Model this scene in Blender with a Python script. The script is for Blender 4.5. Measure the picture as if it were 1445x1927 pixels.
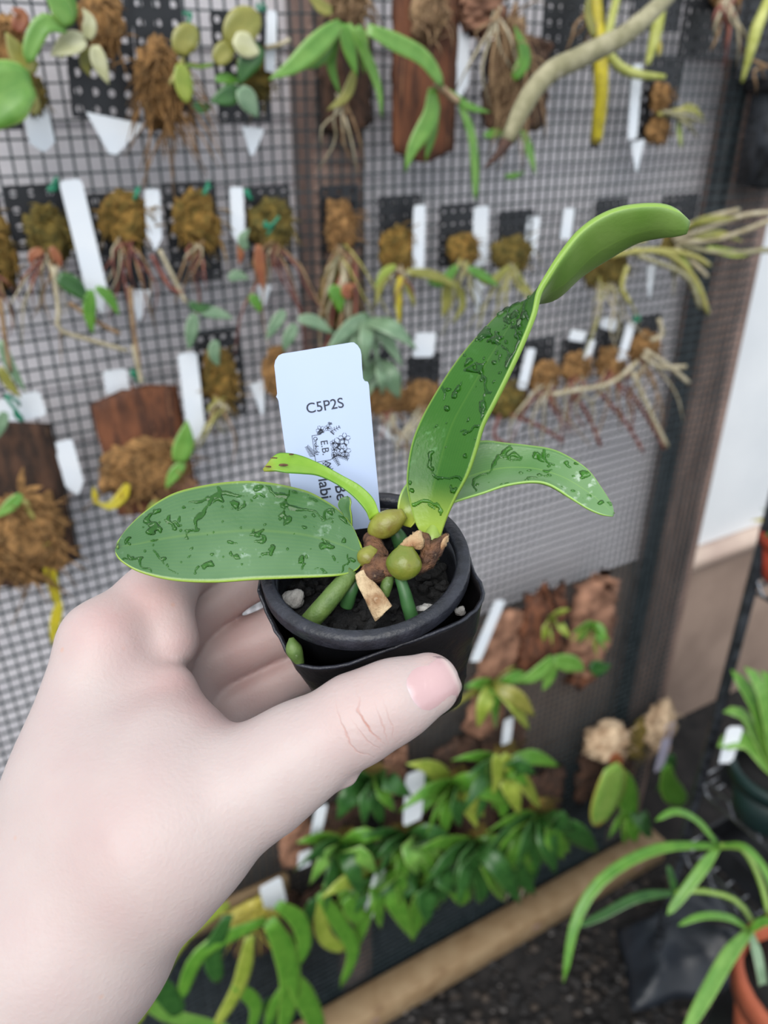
import bpy, bmesh, math, random
import numpy as np
from mathutils import Vector as V, Matrix, noise
from mathutils.bvhtree import BVHTree

random.seed(11)
for o in list(bpy.data.objects):
    bpy.data.objects.remove(o, do_unlink=True)
SC = bpy.context.scene
COL = SC.collection

# ------------------------------------------------------------------ camera
F = 1500.0                       # focal length in pixels of the 1445 x 1927 frame
PITCH = math.radians(28.4)
CAM = V((0, 0, 1.53))
RT = V((1, 0, 0)); FW = V((0, math.cos(PITCH), -math.sin(PITCH))); UP = V((0, math.sin(PITCH), math.cos(PITCH)))
cd = bpy.data.cameras.new('camera'); cam = bpy.data.objects.new('camera', cd); COL.objects.link(cam)
cd.sensor_fit = 'HORIZONTAL'; cd.sensor_width = 36.0; cd.lens = F / 1445 * 36.0
cd.clip_start = 0.01; cd.clip_end = 60
cd.dof.use_dof = True; cd.dof.focus_distance = 0.205; cd.dof.aperture_fstop = 17.0
cam.matrix_world = Matrix(((RT.x, UP.x, -FW.x, CAM.x), (RT.y, UP.y, -FW.y, CAM.y), (RT.z, UP.z, -FW.z, CAM.z), (0, 0, 0, 1)))
SC.camera = cam

# ------------------------------------------------------------------ light: bright overcast sky
W = bpy.data.worlds.new('overcast_sky'); SC.world = W; W.use_nodes = True
bg = W.node_tree.nodes['Background']; bg.inputs[0].default_value = (0.86, 0.93, 1.0, 1); bg.inputs[1].default_value = 0.80
sd = bpy.data.lights.new('veiled_sun', 'SUN'); sd.energy = 2.1; sd.angle = math.radians(50); sd.color = (1.0, 0.97, 0.93)
sun = bpy.data.objects.new('veiled_sun', sd); COL.objects.link(sun)
sun.rotation_euler = (V((0.22, 0.95, -0.85))).to_track_quat('-Z', 'Y').to_euler()
SC.view_settings.view_transform = 'Standard'; SC.view_settings.look = 'None'
SC.view_settings.gamma = 1.0; SC.view_settings.use_curve_mapping = False
SC.view_settings.exposure = 0.52

# ------------------------------------------------------------------ placing helpers
def P(x, y, d):
    return CAM + RT * ((x - 722.5) * d / F) + UP * ((963.5 - y) * d / F) + FW * d
TH = math.radians(60.6)
UU = V((math.sin(TH), math.cos(TH), 0)); NN = V((math.cos(TH), -math.sin(TH), 0)); ZZ = V((0, 0, 1))
DW = 0.80                        # distance of the netting from the lens, measured square to it
def WP(x, y, off=0.0):
    r = P(x, y, 1.0) - CAM
    return CAM + r * (-(DW - off) / NN.dot(r))
def UZ(p):
    return UU.dot(p - CAM), p.z
def WU(u, z, off=0.0):
    q = UU * u - NN * (DW - off)
    return V((CAM.x + q.x, CAM.y + q.y, z))
def MPP(x, y, off=0.0):          # metres per photo pixel at that spot of the fence
    return (WP(x, y, off) - CAM).dot(FW) / F
def ray_plane(x, y, p0, n):
    r = P(x, y, 1.0) - CAM
    return CAM + r * ((p0 - CAM).dot(n) / r.dot(n))

# ------------------------------------------------------------------ materials
KA = 1.0                         # reflectance scale: colours below were read from the bright photograph
def lin(c):
    return tuple(KA * ((v / 255) / 12.92 if v / 255 <= 0.04045 else ((v / 255 + 0.055) / 1.055) ** 2.4) for v in c) + (1,)
MATS = {}
def M(name, c1, c2=None, scale=40, rough=0.6, bump=0.0, bscale=None, stretch=None, sss=0, coat=0, trans=0, spec=0.5, detail=4, c3=None):
    m = bpy.data.materials.new(name); m.use_nodes = True; nt = m.node_tree; N = nt.nodes; L = nt.links
    b = N['Principled BSDF']; b.inputs['Base Color'].default_value = lin(c1); b.inputs['Roughness'].default_value = rough
    b.inputs['Specular IOR Level'].default_value = spec
    if coat: b.inputs['Coat Weight'].default_value = coat; b.inputs['Coat Roughness'].default_value = 0.12
    if trans: b.inputs['Transmission Weight'].default_value = trans; b.inputs['IOR'].default_value = 1.33
    if sss:
        b.inputs['Subsurface Weight'].default_value = sss
    tc = N.new('ShaderNodeTexCoord'); src = tc.outputs['Object']
    if stretch:
        mp = N.new('ShaderNodeMapping'); mp.inputs['Scale'].default_value = stretch; L.new(src, mp.inputs[0]); src = mp.outputs[0]
    if c2:
        nz = N.new('ShaderNodeTexNoise'); nz.inputs['Scale'].default_value = scale; nz.inputs['Detail'].default_value = detail
        L.new(src, nz.inputs[0])
        cr = N.new('ShaderNodeValToRGB'); cr.color_ramp.elements[0].position = 0.36; cr.color_ramp.elements[1].position = 0.64
        cr.color_ramp.elements[0].color = lin(c1); cr.color_ramp.elements[1].color = lin(c2)
        if c3:
            e = cr.color_ramp.elements.new(0.75); e.color = lin(c3)
        L.new(nz.outputs[0], cr.inputs[0]); L.new(cr.outputs[0], b.inputs['Base Color'])
    if bump:
        n2 = N.new('ShaderNodeTexNoise'); n2.inputs['Scale'].default_value = bscale or scale * 3; n2.inputs['Detail'].default_value = 5
        L.new(src, n2.inputs[0])
        bp = N.new('ShaderNodeBump'); bp.inputs['Strength'].default_value = bump; bp.inputs['Distance'].default_value = 0.002
        L.new(n2.outputs[0], bp.inputs['Height']); L.new(bp.outputs[0], b.inputs['Normal'])
    MATS[name] = m
    return m

def leafmat(name, c1, c2, margin, base=None, rough=0.35, scale=60, bloom=None, tip=None, vein=0.25, marw=0.90, sss=0.0):
    """leaf skin: blotches, thin paler margin, coloured base, midrib line and faint lengthwise veins read from UVs"""
    m = bpy.data.materials.new(name); m.use_nodes = True; nt = m.node_tree; N = nt.nodes; L = nt.links
    b = N['Principled BSDF']; b.inputs['Roughness'].default_value = rough
    tc = N.new('ShaderNodeTexCoord')
    nz = N.new('ShaderNodeTexNoise'); nz.inputs['Scale'].default_value = scale; nz.inputs['Detail'].default_value = 3
    L.new(tc.outputs['Object'], nz.inputs[0])
    cr = N.new('ShaderNodeValToRGB'); cr.color_ramp.elements[0].position = 0.35; cr.color_ramp.elements[1].position = 0.66
    cr.color_ramp.elements[0].color = lin(c1); cr.color_ramp.elements[1].color = lin(c2); L.new(nz.outputs[0], cr.inputs[0])
    col = cr.outputs[0]
    sp = N.new('ShaderNodeSeparateXYZ'); L.new(tc.outputs['UV'], sp.inputs[0])
    def math_(op, a, bb=None):
        n = N.new('ShaderNodeMath'); n.operation = op
        for i, v in enumerate((a, bb)):
            if v is None: continue
            if isinstance(v, (int, float)): n.inputs[i].default_value = v
            else: L.new(v, n.inputs[i])
        return n.outputs[0]
    def mix(fac, a, colr):
        n = N.new('ShaderNodeMix'); n.data_type = 'RGBA'
        L.new(fac, n.inputs[0]); L.new(a, n.inputs[6]); n.inputs[7].default_value = lin(colr)
        return n.outputs[2]
    def step(v, lo, hi):
        n = N.new('ShaderNodeMapRange'); n.interpolation_type = 'SMOOTHSTEP'
        L.new(v, n.inputs[0]); n.inputs[1].default_value = lo; n.inputs[2].default_value = hi
        return n.outputs[0]
    cen = math_('ABSOLUTE', math_('SUBTRACT', math_('MULTIPLY', sp.outputs[0], 2.0), 1.0))
    if bloom:
        n3 = N.new('ShaderNodeTexNoise'); n3.inputs['Scale'].default_value = 420; n3.inputs['Detail'].default_value = 3
        L.new(tc.outputs['Object'], n3.inputs[0])
        n4 = N.new('ShaderNodeTexNoise'); n4.inputs['Scale'].default_value = 70; L.new(tc.outputs['Object'], n4.inputs[0])
        col = mix(math_('MULTIPLY', math_('MULTIPLY', step(n3.outputs[0], 0.56, 0.72), step(n4.outputs[0], 0.5, 0.68)), 0.8), col, bloom)
    wv = math_('SINE', math_('MULTIPLY', sp.outputs[0], 150.0))
    col = mix(math_('MULTIPLY', math_('ADD', math_('MULTIPLY', wv, 0.5), 0.5), vein * 0.25), col, margin)
    col = mix(math_('MULTIPLY', step(cen, 0.05, 0.0), vein), col, margin)
    col = mix(step(cen, marw, marw + 0.07), col, margin)
    if base: col = mix(step(sp.outputs[1], 0.15, 0.0), col, base)
    if tip: col = mix(step(sp.outputs[1], 0.86, 0.99), col, tip)
    L.new(col, b.inputs['Base Color'])
    if sss:
        b.inputs['Subsurface Weight'].default_value = sss; b.inputs['Subsurface Radius'].default_value = (0.3, 0.8, 0.2); b.inputs['Subsurface Scale'].default_value = 0.002
    n2 = N.new('ShaderNodeTexNoise'); n2.inputs['Scale'].default_value = 900; L.new(tc.outputs['Object'], n2.inputs[0])
    bp = N.new('ShaderNodeBump'); bp.inputs['Strength'].default_value = 0.12; bp.inputs['Distance'].default_value = 0.0005
    L.new(n2.outputs[0], bp.inputs['Height']); L.new(bp.outputs[0], b.inputs['Normal'])
    MATS[name] = m
    return m

# setting
M('netting', (38, 49, 53), (54, 64, 68), 60, 0.45)
M('siding', (248, 243, 247), (238, 233, 238), 12, 0.6, 0.1, 60, (1, 1, 8))
M('foundation', (158, 136, 122), (132, 112, 100), 6, 0.8, 0.2, 80)
M('white_panel', (226, 229, 232), (216, 220, 224), 5, 0.5)
M('beige_trim', (200, 180, 166), (182, 160, 148), 9, 0.6)
M('post_brown', (146, 120, 108), (108, 88, 80), 14, 0.7, 0.3, 60, (6, 6, 0.8))
M('timber', (144, 122, 92), (130, 106, 76), 30, 0.7, 0.2, 80, c3=(108, 84, 58))
M('soil', (42, 39, 38), (22, 21, 22), 22, 0.95, 1.0, 60, c3=(62, 57, 54))
M('chip_a', (66, 57, 50), (44, 39, 36), 30, 0.9); M('chip_b', (40, 37, 36), (26, 25, 26), 30, 0.9); M('chip_c', (112, 108, 106), (88, 84, 82), 30, 0.8)
M('black_sheet', (42, 47, 55), (26, 30, 37), 9, 0.38, 0.4, 30)
# fence plants
KA = 0.81
M('black_plastic', (24, 26, 30), (38, 40, 45), 30, 0.45)
M('bark_red', (128, 78, 50), (70, 42, 30), 30, 0.85, 0.8, 60, (4, 4, 0.7), c3=(160, 108, 74))
M('bark_brown', (92, 64, 48), (48, 36, 30), 40, 0.9, 0.9, 70, (3, 3, 0.8), c3=(130, 98, 76))
M('bark_pink', (176, 130, 104), (110, 76, 58), 40, 0.85, 0.9, 80)
M('bark_cream', (218, 192, 160), (160, 130, 100), 40, 0.85, 0.9, 80)
M('moss_tan', (178, 134, 82), (104, 76, 42), 110, 0.95, 1.0, 260, c3=(204, 166, 112))
M('moss_gold', (162, 124, 58), (92, 80, 30), 110, 0.95, 1.0, 260, c3=(190, 150, 82))
M('moss_olive', (134, 112, 50), (78, 74, 30), 110, 0.95, 1.0, 260, c3=(166, 140, 76))
M('tie_green', (20, 130, 96), None, rough=0.4)
M('tag_white', (246, 250, 255), (236, 243, 252), 20, 0.35)
M('tag_lilac', (206, 200, 222), (190, 186, 208), 20, 0.35)
M('root_pale', (196, 186, 160), (160, 148, 118), 60, 0.8)
M('root_tan', (170, 140, 104), (120, 92, 66), 60, 0.85)
M('root_green', (170, 164, 132), (132, 128, 94), 70, 0.7, 0.3, 160, c3=(196, 188, 162))
M('root_dry', (196, 176, 146), (150, 118, 88), 60, 0.8); M('root_tip', (96, 66, 52), (70, 48, 40), 60, 0.8)
M('stem_yellow', (206, 190, 40), (164, 150, 40), 80, 0.5, c3=(120, 112, 40))
M('stem_lime', (200, 204, 120), (164, 170, 70), 60, 0.6)
M('stem_maroon', (112, 62, 58), (150, 92, 76), 60, 0.7)
leafmat('leaf_mid', (72, 128, 38), (96, 148, 50), (134, 170, 72))
leafmat('leaf_bright', (92, 144, 56), (118, 164, 74), (152, 184, 96))
leafmat('leaf_dark', (38, 82, 34), (56, 102, 44), (84, 128, 62))
leafmat('leaf_lime', (128, 150, 50), (158, 172, 72), (180, 186, 100))
leafmat('leaf_yellow', (206, 186, 40), (180, 170, 50), (214, 200, 90))
leafmat('leaf_grey', (128, 156, 124), (98, 130, 98), (160, 180, 150))
leafmat('leaf_olive', (124, 126, 52), (152, 148, 72), (176, 170, 96))
leafmat('leaf_cream', (206, 206, 168), (180, 180, 130), (220, 216, 180))
leafmat('leaf_orange', (158, 98, 60), (136, 74, 50), (170, 120, 80))
leafmat('leaf_two', (116, 160, 66), (146, 180, 88), (180, 170, 76), tip=(196, 140, 46))
# rack
M('wire_black', (30, 32, 36), (60, 64, 70), 60, 0.25); M('wire_zinc', (150, 154, 162), (112, 116, 124), 60, 0.25)
MATS['wire_zinc'].node_tree.nodes['Principled BSDF'].inputs['Metallic'].default_value = 0.7
M('terracotta', (176, 92, 62), (150, 74, 50), 12, 0.75, 0.2, 80); M('pot_orange', (190, 72, 44), (160, 58, 38), 12, 0.6); M('pot_green', (18, 46, 44), (14, 36, 36), 12, 0.5)
# foreground
leafmat('orchid_leaf', (64, 108, 60), (98, 134, 92), (150, 180, 66), rough=0.26, scale=34, bloom=(170, 192, 176), vein=0.12, marw=0.93)  # greens greyed and paled: the sky's sheen is put into the colour
leafmat('orchid_tall', (40, 92, 22), (54, 106, 30), (140, 176, 76), base=(160, 184, 76), rough=0.25, scale=34, bloom=(90, 140, 84), vein=0.08, marw=0.93)
leafmat('orchid_under', (104, 142, 58), (124, 154, 78), (150, 188, 80), base=(186, 204, 84), rough=0.42, scale=60, vein=0.18, marw=0.95)
leafmat('orchid_rear', (90, 134, 80), (116, 152, 104), (148, 190, 90), base=(182, 194, 74), rough=0.3, scale=40, bloom=(190, 206, 190), vein=0.3, marw=0.93)
leafmat('orchid_narrow', (122, 168, 42), (140, 182, 58), (96, 150, 40), base=(150, 190, 60), rough=0.32, scale=120, tip=(140, 150, 40), vein=0.2)
MATS['orchid_tall'].node_tree.nodes['Principled BSDF'].inputs['Specular IOR Level'].default_value = 0.28
M('bulb', (104, 122, 38), (126, 130, 50), 160, 0.3, c3=(100, 88, 48), bump=0.15, bscale=500)
M('bulb_olive', (146, 150, 58), (124, 116, 48), 160, 0.35, c3=(120, 90, 60), bump=0.15, bscale=500)
M('sheath', (126, 86, 58), (62, 40, 30), 260, 0.75, 0.9, 600, c3=(192, 160, 126))
M('stalk', (150, 172, 78), (136, 164, 66), 200, 0.35)
M('sheath_pale', (206, 178, 136), (160, 116, 78), 150, 0.7, 0.7, 500, (1, 1, 1), c3=(224, 204, 168))
M('stub_wood', (214, 190, 152), (150, 112, 76), 200, 0.75, 0.6, 700, c3=(232, 216, 186))
M('root_live', (98, 124, 60), (82, 110, 52), 300, 0.5, c3=(172, 184, 150), bump=0.2, bscale=600)
M('root_deep', (52, 96, 50), (66, 112, 62), 160, 0.45)
M('mix_black', (22, 21, 22), (10, 10, 11), 220, 0.8, 1.0, 600, c3=(44, 40, 38))
M('perlite', (210, 208, 204), (180, 176, 172), 300, 0.8, 0.5, 700)
M('pot_black', (17, 18, 22), (26, 27, 32), 90, 0.38, 0.15, 500)
M('pot_rim', (30, 32, 40), (44, 46, 56), 240, 0.42, 0.25, 800)  # same black plastic, greyed lighter with the sky's reflection painted in
M('pot_soft', (20, 19, 21), (34, 32, 34), 60, 0.33, 0.35, 160)
M('tag_front', (187, 204, 238), (191, 208, 241), 30, 0.32)  # white card; the blue cast of the sky is put into its colour
M('ink', (34, 42, 62), None, rough=0.6)
def watermat():
    m = bpy.data.materials.new('water'); m.use_nodes = True; nt = m.node_tree; N = nt.nodes; L = nt.links
    for n in list(N):
        if n.type == 'BSDF_PRINCIPLED': N.remove(n)
    tr = N.new('ShaderNodeBsdfTransparent'); tr.inputs[0].default_value = (0.56, 0.80, 0.42, 1); gl = N.new('ShaderNodeBsdfGlossy'); gl.inputs['Roughness'].default_value = 0.04
    fr = N.new('ShaderNodeFresnel'); fr.inputs[0].default_value = 1.45; mx = N.new('ShaderNodeMixShader')
    L.new(fr.outputs[0], mx.inputs[0]); L.new(tr.outputs[0], mx.inputs[1]); L.new(gl.outputs[0], mx.inputs[2]); L.new(mx.outputs[0], N['Material Output'].inputs[0])
    MATS['water'] = m
watermat()

# ------------------------------------------------------------------ object helpers
def tag(o, label=None, cat=None, group=None, kind=None):
    if label: o['label'] = label
    if cat: o['category'] = cat
    if group: o['group'] = group
    if kind: o['kind'] = kind
    return o
def thing(name, label, cat, loc, group=None):
    o = bpy.data.objects.new(name, None); COL.objects.link(o); o.location = loc; o.empty_display_size = 0.02
    return tag(o, label, cat, group)
def mk(name, geo, mat, parent=None, smooth=True, uv=None):
    """one mesh object from world-space geometry, origin at its own middle"""
    vs, fs = geo[0], geo[1]
    vs = np.array([tuple(v) for v in vs], dtype=float) if not isinstance(vs, np.ndarray) else vs
    c = (vs.min(0) + vs.max(0)) / 2
    me = bpy.data.meshes.new(name); me.from_pydata((vs - c).tolist(), [], [tuple(f) for f in fs])
    if smooth: me.shade_smooth()
    uv = uv if uv is not None else (geo[2] if len(geo) > 2 else None)
    if uv is not None:
        ul = me.uv_layers.new(name='UVMap'); li = np.zeros(len(me.loops), dtype=np.int32); me.loops.foreach_get('vertex_index', li)
        ul.data.foreach_set('uv', np.asarray(uv, dtype=np.float32)[li].ravel())
    if mat is not None: me.materials.append(MATS[mat] if isinstance(mat, str) else mat)
    o = bpy.data.objects.new(name, me); COL.objects.link(o)
    o.location = V(c)
    if parent is not None:
        o.parent = parent; o.location = V(c) - wloc(parent)
    return o
def wloc(o):
    l = o.location.copy()
    while o.parent: o = o.parent; l += o.location
    return l
def join(*gs):
    vs, fs = [], []
    for g in gs:
        n = len(vs); vs += [tuple(v) for v in g[0]]; fs += [tuple(i + n for i in f) for f in g[1]]
    return vs, fs
def cr(pts, n):
    """Catmull-Rom through tuples of numbers, n samples"""
    p = np.array([tuple(q) for q in pts], dtype=float)
    if len(p) == 2: return p[0] + (p[1] - p[0]) * np.linspace(0, 1, n)[:, None]
    q = np.vstack([2 * p[0] - p[1], p, 2 * p[-1] - p[-2]])
    d = np.linalg.norm(np.diff(p[:, :min(3, p.shape[1])], axis=0), axis=1); cum = np.concatenate([[0], np.cumsum(d)]); cum = cum / cum[-1]
    out = []
    for t in np.linspace(0, 1, n):
        i = min(int(np.searchsorted(cum, t, side='right') - 1), len(p) - 2); i = max(i, 0)
        f = (t - cum[i]) / max(cum[i + 1] - cum[i], 1e-9)
        a, b, c, e = q[i], q[i + 1], q[i + 2], q[i + 3]
        out.append(0.5 * ((2 * b) + (-a + c) * f + (2 * a - 5 * b + 4 * c - e) * f * f + (-a + 3 * b - 3 * c + e) * f ** 3))
    return np.array(out)
def tube(pts, rad, n=8, seg=None, ends=True, wob=0.0):
    seg = seg or max(3, 4 * (len(pts) - 1))
    if isinstance(rad, (int, float)): rad = [rad] * len(pts)
    c = cr([tuple(p) + (r,) for p, r in zip(pts, rad)], seg + 1)
    vs, fs = [], []
    prev = None
    for i in range(seg + 1):
        p = V(c[i, :3]); t = V(c[min(i + 1, seg), :3]) - V(c[max(i - 1, 0), :3])
        if t.length < 1e-9: t = V((0, 0, 1))
        t.normalize()
        if prev is None:
            a = V((0, 0, 1)) if abs(t.z) < 0.9 else V((1, 0, 0)); s = t.cross(a).normalized()
        else:
            s = (prev - t * prev.dot(t)).normalized()
        prev = s; b = t.cross(s); r = max(c[i, 3], 1e-5)
        for k in range(n):
            an = 2 * math.pi * k / n
            rr = r * (1 + wob * noise.noise(p * 400 + V((k, 0, 0))))
            vs.append(p + (s * math.cos(an) + b * math.sin(an)) * rr)
    for i in range(seg):
        for k in range(n):
            k2 = (k + 1) % n; fs.append((i * n + k, i * n + k2, (i + 1) * n + k2, (i + 1) * n + k))
    if ends:
        fs.append(tuple(range(n - 1, -1, -1))); fs.append(tuple(seg * n + k for k in range(n)))
    return vs, fs
def sheet(grid, thick, edge=0.35, two=False):
    """closed solid from a grid of points (ns x nc x 3); the top face is the grid itself. UV: x across, y along"""
    g = np.asarray(grid, dtype=float); ns, nc = g.shape[:2]
    du = np.gradient(g, axis=0); dv = np.gradient(g, axis=1); nr = np.cross(du, dv)
    ln = np.linalg.norm(nr, axis=2, keepdims=True); ln[ln < 1e-12] = 1; nr = nr / ln
    j = np.linspace(-1, 1, nc); prof = edge + (1 - edge) * np.sqrt(np.clip(1 - j ** 2, 0, 1))
    i = np.linspace(0, 1, ns); pe = np.clip(np.minimum(i, 1 - i) * 12 + edge, 0, 1)
    bot = g - nr * (thick * prof[None, :] * pe[:, None])[..., None]
    vs = np.vstack([g.reshape(-1, 3), bot.reshape(-1, 3)]); o = ns * nc; fs = []
    for a in range(ns - 1):
        for b in range(nc - 1):
            q = a * nc + b
            fs.append((q, q + nc, q + nc + 1, q + 1)); fs.append((o + q, o + q + 1, o + q + nc + 1, o + q + nc))
    for a in range(ns - 1):
        q = a * nc; fs.append((q, o + q, o + q + nc, q + nc)); q += nc - 1; fs.append((q, q + nc, o + q + nc, o + q))
    for b in range(nc - 1):
        fs.append((b, b + 1, o + b + 1, o + b)); q = (ns - 1) * nc + b; fs.append((q, o + q, o + q + 1, q + 1))
    uu = np.stack(np.meshgrid(np.linspace(0, 1, nc), np.linspace(0, 1, ns)), -1).reshape(-1, 2)
    return vs, fs, np.vstack([uu, uu]), (g, nr, ns, nc)
def wprof(t, kind):
    if kind == 'strap': return min(1, 0.55 + 1.6 * t) * math.sqrt(max(0.0, 1 - t ** 5)) if t < 1 else 0.05
    if kind == 'oval': return max(0.04, math.sin(math.pi * min(1, 0.06 + 0.94 * t)) ** 0.55)
    return max(0.03, math.sin(math.pi * (0.08 + 0.92 * t) ** 0.8) ** 0.9)
def leafgeo(pts, width, nrm, kind='lance', fold=0.25, thick=None, ns=11, nc=5, roll=0.0):
    c = cr(pts, ns); vs = []
    grid = np.zeros((ns, nc, 3))
    for i in range(ns):
        t = i / (ns - 1); p = V(c[i]); d = (V(c[min(i + 1, ns - 1)]) - V(c[max(i - 1, 0)]))
        d = d.normalized() if d.length > 1e-9 else V((0, 0, -1))
        s = d.cross(nrm); s = s.normalized() if s.length > 1e-6 else d.orthogonal().normalized()
        n = s.cross(d).normalized()
        if roll:
            q = Matrix.Rotation(roll * t, 3, d); s = q @ s; n = q @ n
        w = width * wprof(t, kind) / 2
        for j in range(nc):
            x = -1 + 2 * j / (nc - 1); grid[i, j] = p + s * (x * w) + n * (fold * w * abs(x))
    return sheet(grid, thick or max(0.0006, width * 0.06))
def blob(c, rad, axes=None, amp=0.15, freq=1.5, sub=3, seed=0, rough=0.0):
    bm = bmesh.new(); bmesh.ops.create_icosphere(bm, subdivisions=sub, radius=1.0)
    ax = axes or (V((1, 0, 0)), V((0, 1, 0)), V((0, 0, 1)))
    vs = []
    for v in bm.verts:
        k = 1 + amp * noise.noise(v.co * freq + V((seed * 7.3, seed * 1.7, 3))) + rough * noise.noise(v.co * freq * 5 + V((seed * 3.1, 5, seed)))
        q = v.co * k; vs.append(V(c) + ax[0] * (q.x * rad[0]) + ax[1] * (q.y * rad[1]) + ax[2] * (q.z * rad[2]))
    fs = [tuple(l.index for l in f.verts) for f in bm.faces]; bm.free()
    return vs, fs
def box(c, ax, h):
    vs = [V(c) + ax[0] * (sx * h[0]) + ax[1] * (sy * h[1]) + ax[2] * (sz * h[2]) for sx in (-1, 1) for sy in (-1, 1) for sz in (-1, 1)]
    return vs, [(0, 1, 3, 2), (4, 6, 7, 5), (0, 4, 5, 1), (2, 3, 7, 6), (0, 2, 6, 4), (1, 5, 7, 3)]
def rbox(c, ax, h, bev=0.1, seg=2):
    bm = bmesh.new(); bmesh.ops.create_cube(bm, size=2.0)
    for v in bm.verts: v.co = V((v.co.x * h[0], v.co.y * h[1], v.co.z * h[2]))
    bmesh.ops.bevel(bm, geom=bm.edges[:], offset=bev, segments=seg, affect='EDGES')
    vs = [V(c) + ax[0] * v.co.x + ax[1] * v.co.y + ax[2] * v.co.z for v in bm.verts]
    bm.verts.index_update(); fs = [tuple(l.index for l in f.verts) for f in bm.faces]; bm.free()
    return vs, fs
def prism(poly, n, th):
    """extrude a 3D polygon backwards along -n"""
    k = len(poly); vs = [V(p) for p in poly] + [V(p) - n * th for p in poly]
    fs = [tuple(range(k)), tuple(range(2 * k - 1, k - 1, -1))] + [(i, i + k, (i + 1) % k + k, (i + 1) % k) for i in range(k)]
    return vs, fs
WAX = (UU, NN, ZZ)

# ================================================================== THE SETTING
def FP(x, y, z=0.0):
    return ray_plane(x, y, V((0, 0, z)), ZZ)
# floor: soil with an uneven skin near the fence
def floor_mesh():
    xs = np.concatenate([np.linspace(-6, -0.6, 8), np.linspace(-0.5, 1.6, 71), np.linspace(1.8, 6, 8)])
    ys = np.concatenate([np.linspace(-6, 0.3, 8), np.linspace(0.4, 2.2, 61), np.linspace(2.4, 6, 8)])
    vs = []
    for y in ys:
        for x in xs:
            z = 0.012 * noise.noise(V((x * 9, y * 9, 0))) + 0.008 * noise.noise(V((x * 30, y * 30, 4))) - 0.012 if (-0.6 < x < 1.7 and 0.3 < y < 2.3) else -0.012
            vs.append((x, y, z))
    n = len(xs)
    return vs, [(j * n + i, j * n + i + 1, (j + 1) * n + i + 1, (j + 1) * n + i) for j in range(len(ys) - 1) for i in range(n - 1)]
fl = tag(mk('floor', floor_mesh(), 'soil'), 'dark damp soil floor strewn with bark crumbs', 'floor', kind='structure')
def litter(nm, mat, n, lo, hi, label):
    gs = []
    for k in range(n):
        x = random.uniform(760, 1420); y = random.uniform(1640, 1960)
        p = FP(x, y)
        r = random.uniform(lo, hi)
        gs.append(blob(p + V((0, 0, r * 0.2)), (r, r * random.uniform(0.5, 1), r * random.uniform(0.3, 0.6)), amp=0.5, sub=1, seed=k))
    tag(mk(nm, join(*gs), mat), label, 'litter', kind='stuff')
litter('bark_crumbs', 'chip_a', 260, 0.004, 0.012, 'brown bark crumbs scattered over the soil')
litter('soil_crumbs', 'chip_b', 420, 0.004, 0.014, 'dark lumps of soil scattered over the ground')
litter('gravel_bits', 'chip_c', 80, 0.003, 0.007, 'pale grit scattered over the soil')

# house wall seen through the netting: lapped boards over a taupe base
OFFW = -0.065
zb = WP(1150, 1070, OFFW).z
wb = tag(mk('wall_back', box(WU(0.27, (zb + 2.3) / 2, OFFW - 0.05), WAX, (0.82, 0.03, (2.3 - zb) / 2)), 'siding', smooth=False), 'pale lilac grey lapped board wall behind the black netting', 'wall', kind='structure')
z = zb; PH = 0.062; UEND = UZ(WP(1372, 600, 0))[0]
while z < 2.25:
    sec = [(-0.018, 0.0), (0.0015, 0.0), (0.002, 0.002), (-0.0015, PH), (-0.018, PH)]
    vs = []; n = len(sec)
    for u in (-0.55, UEND):
        for (o_, dz) in sec: vs.append(WU(u, z + dz, OFFW + o_))
    mk('plank', (vs, [(i, (i + 1) % n, n + (i + 1) % n, n + i) for i in range(n)] + [tuple(range(n))[::-1], tuple(range(n, 2 * n))]), 'siding', wb, smooth=False)
    z += PH
tag(mk('wall_base', box(WU(0.27, zb / 2, OFFW - 0.04), WAX, (0.82, 0.03, zb / 2)), 'foundation', smooth=False), 'taupe plinth under the board wall behind the netting', 'wall', kind='structure')
OFR = -0.24
zr = WP(1370, 1008, OFR).z
tag(mk('wall_right', box(WU(2.0, (zr + 2.4) / 2, OFR - 0.02), WAX, (1.0, 0.02, (2.4 - zr) / 2)), 'white_panel', smooth=False), 'smooth white panel wall to the right of the fence post', 'wall', kind='structure')
tag(mk('trim_1', rbox(WU(2.0, zr - 0.022, OFR + 0.012), WAX, (1.0, 0.022, 0.024), 0.006), 'beige_trim'), 'beige ledge along the foot of the white panel', 'trim', kind='structure')
tag(mk('wall_lower', box(WU(2.0, (zr - 0.04) / 2, OFR - 0.02), WAX, (1.0, 0.02, (zr - 0.04) / 2)), 'foundation', smooth=False), 'taupe wall below the white panel', 'wall', kind='structure')

# posts and rails of the fence (behind the netting)
def post(nm, xa, xb, y, off, depth, label, z1=1.85, mat='post_brown'):
    a, b = UZ(WP(xa, y, off)), UZ(WP(xb, y, off)); w = (b[0] - a[0]) / 2
    r = thing(nm, label, 'post', WU((a[0] + b[0]) / 2, 0, off))
    mk('shaft', rbox(WU((a[0] + b[0]) / 2, z1 / 2, off - depth / 2), WAX, (w, depth / 2, z1 / 2), 0.003, 1), mat, r)
    mk('cap', rbox(WU((a[0] + b[0]) / 2, z1 + 0.008, off - depth / 2), WAX, (w + 0.006, depth / 2 + 0.006, 0.008), 0.003, 1), mat, r)
    return r
post('fence_post', 585, 686, 150, -0.004, 0.055, 'dark brown wooden fence post behind the netting left of the long rounded plank')
post('fence_post', 1338, 1408, 600, -0.004, 0.06, 'brown corner fence post beside the smooth white panel')
post('fence_batten', 1306, 1330, 600, -0.02, 0.02, 'narrow dark batten against the corner fence post', mat='black_plastic')
ua = UZ(WP(560, 1927, 0.02))[0]
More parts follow.
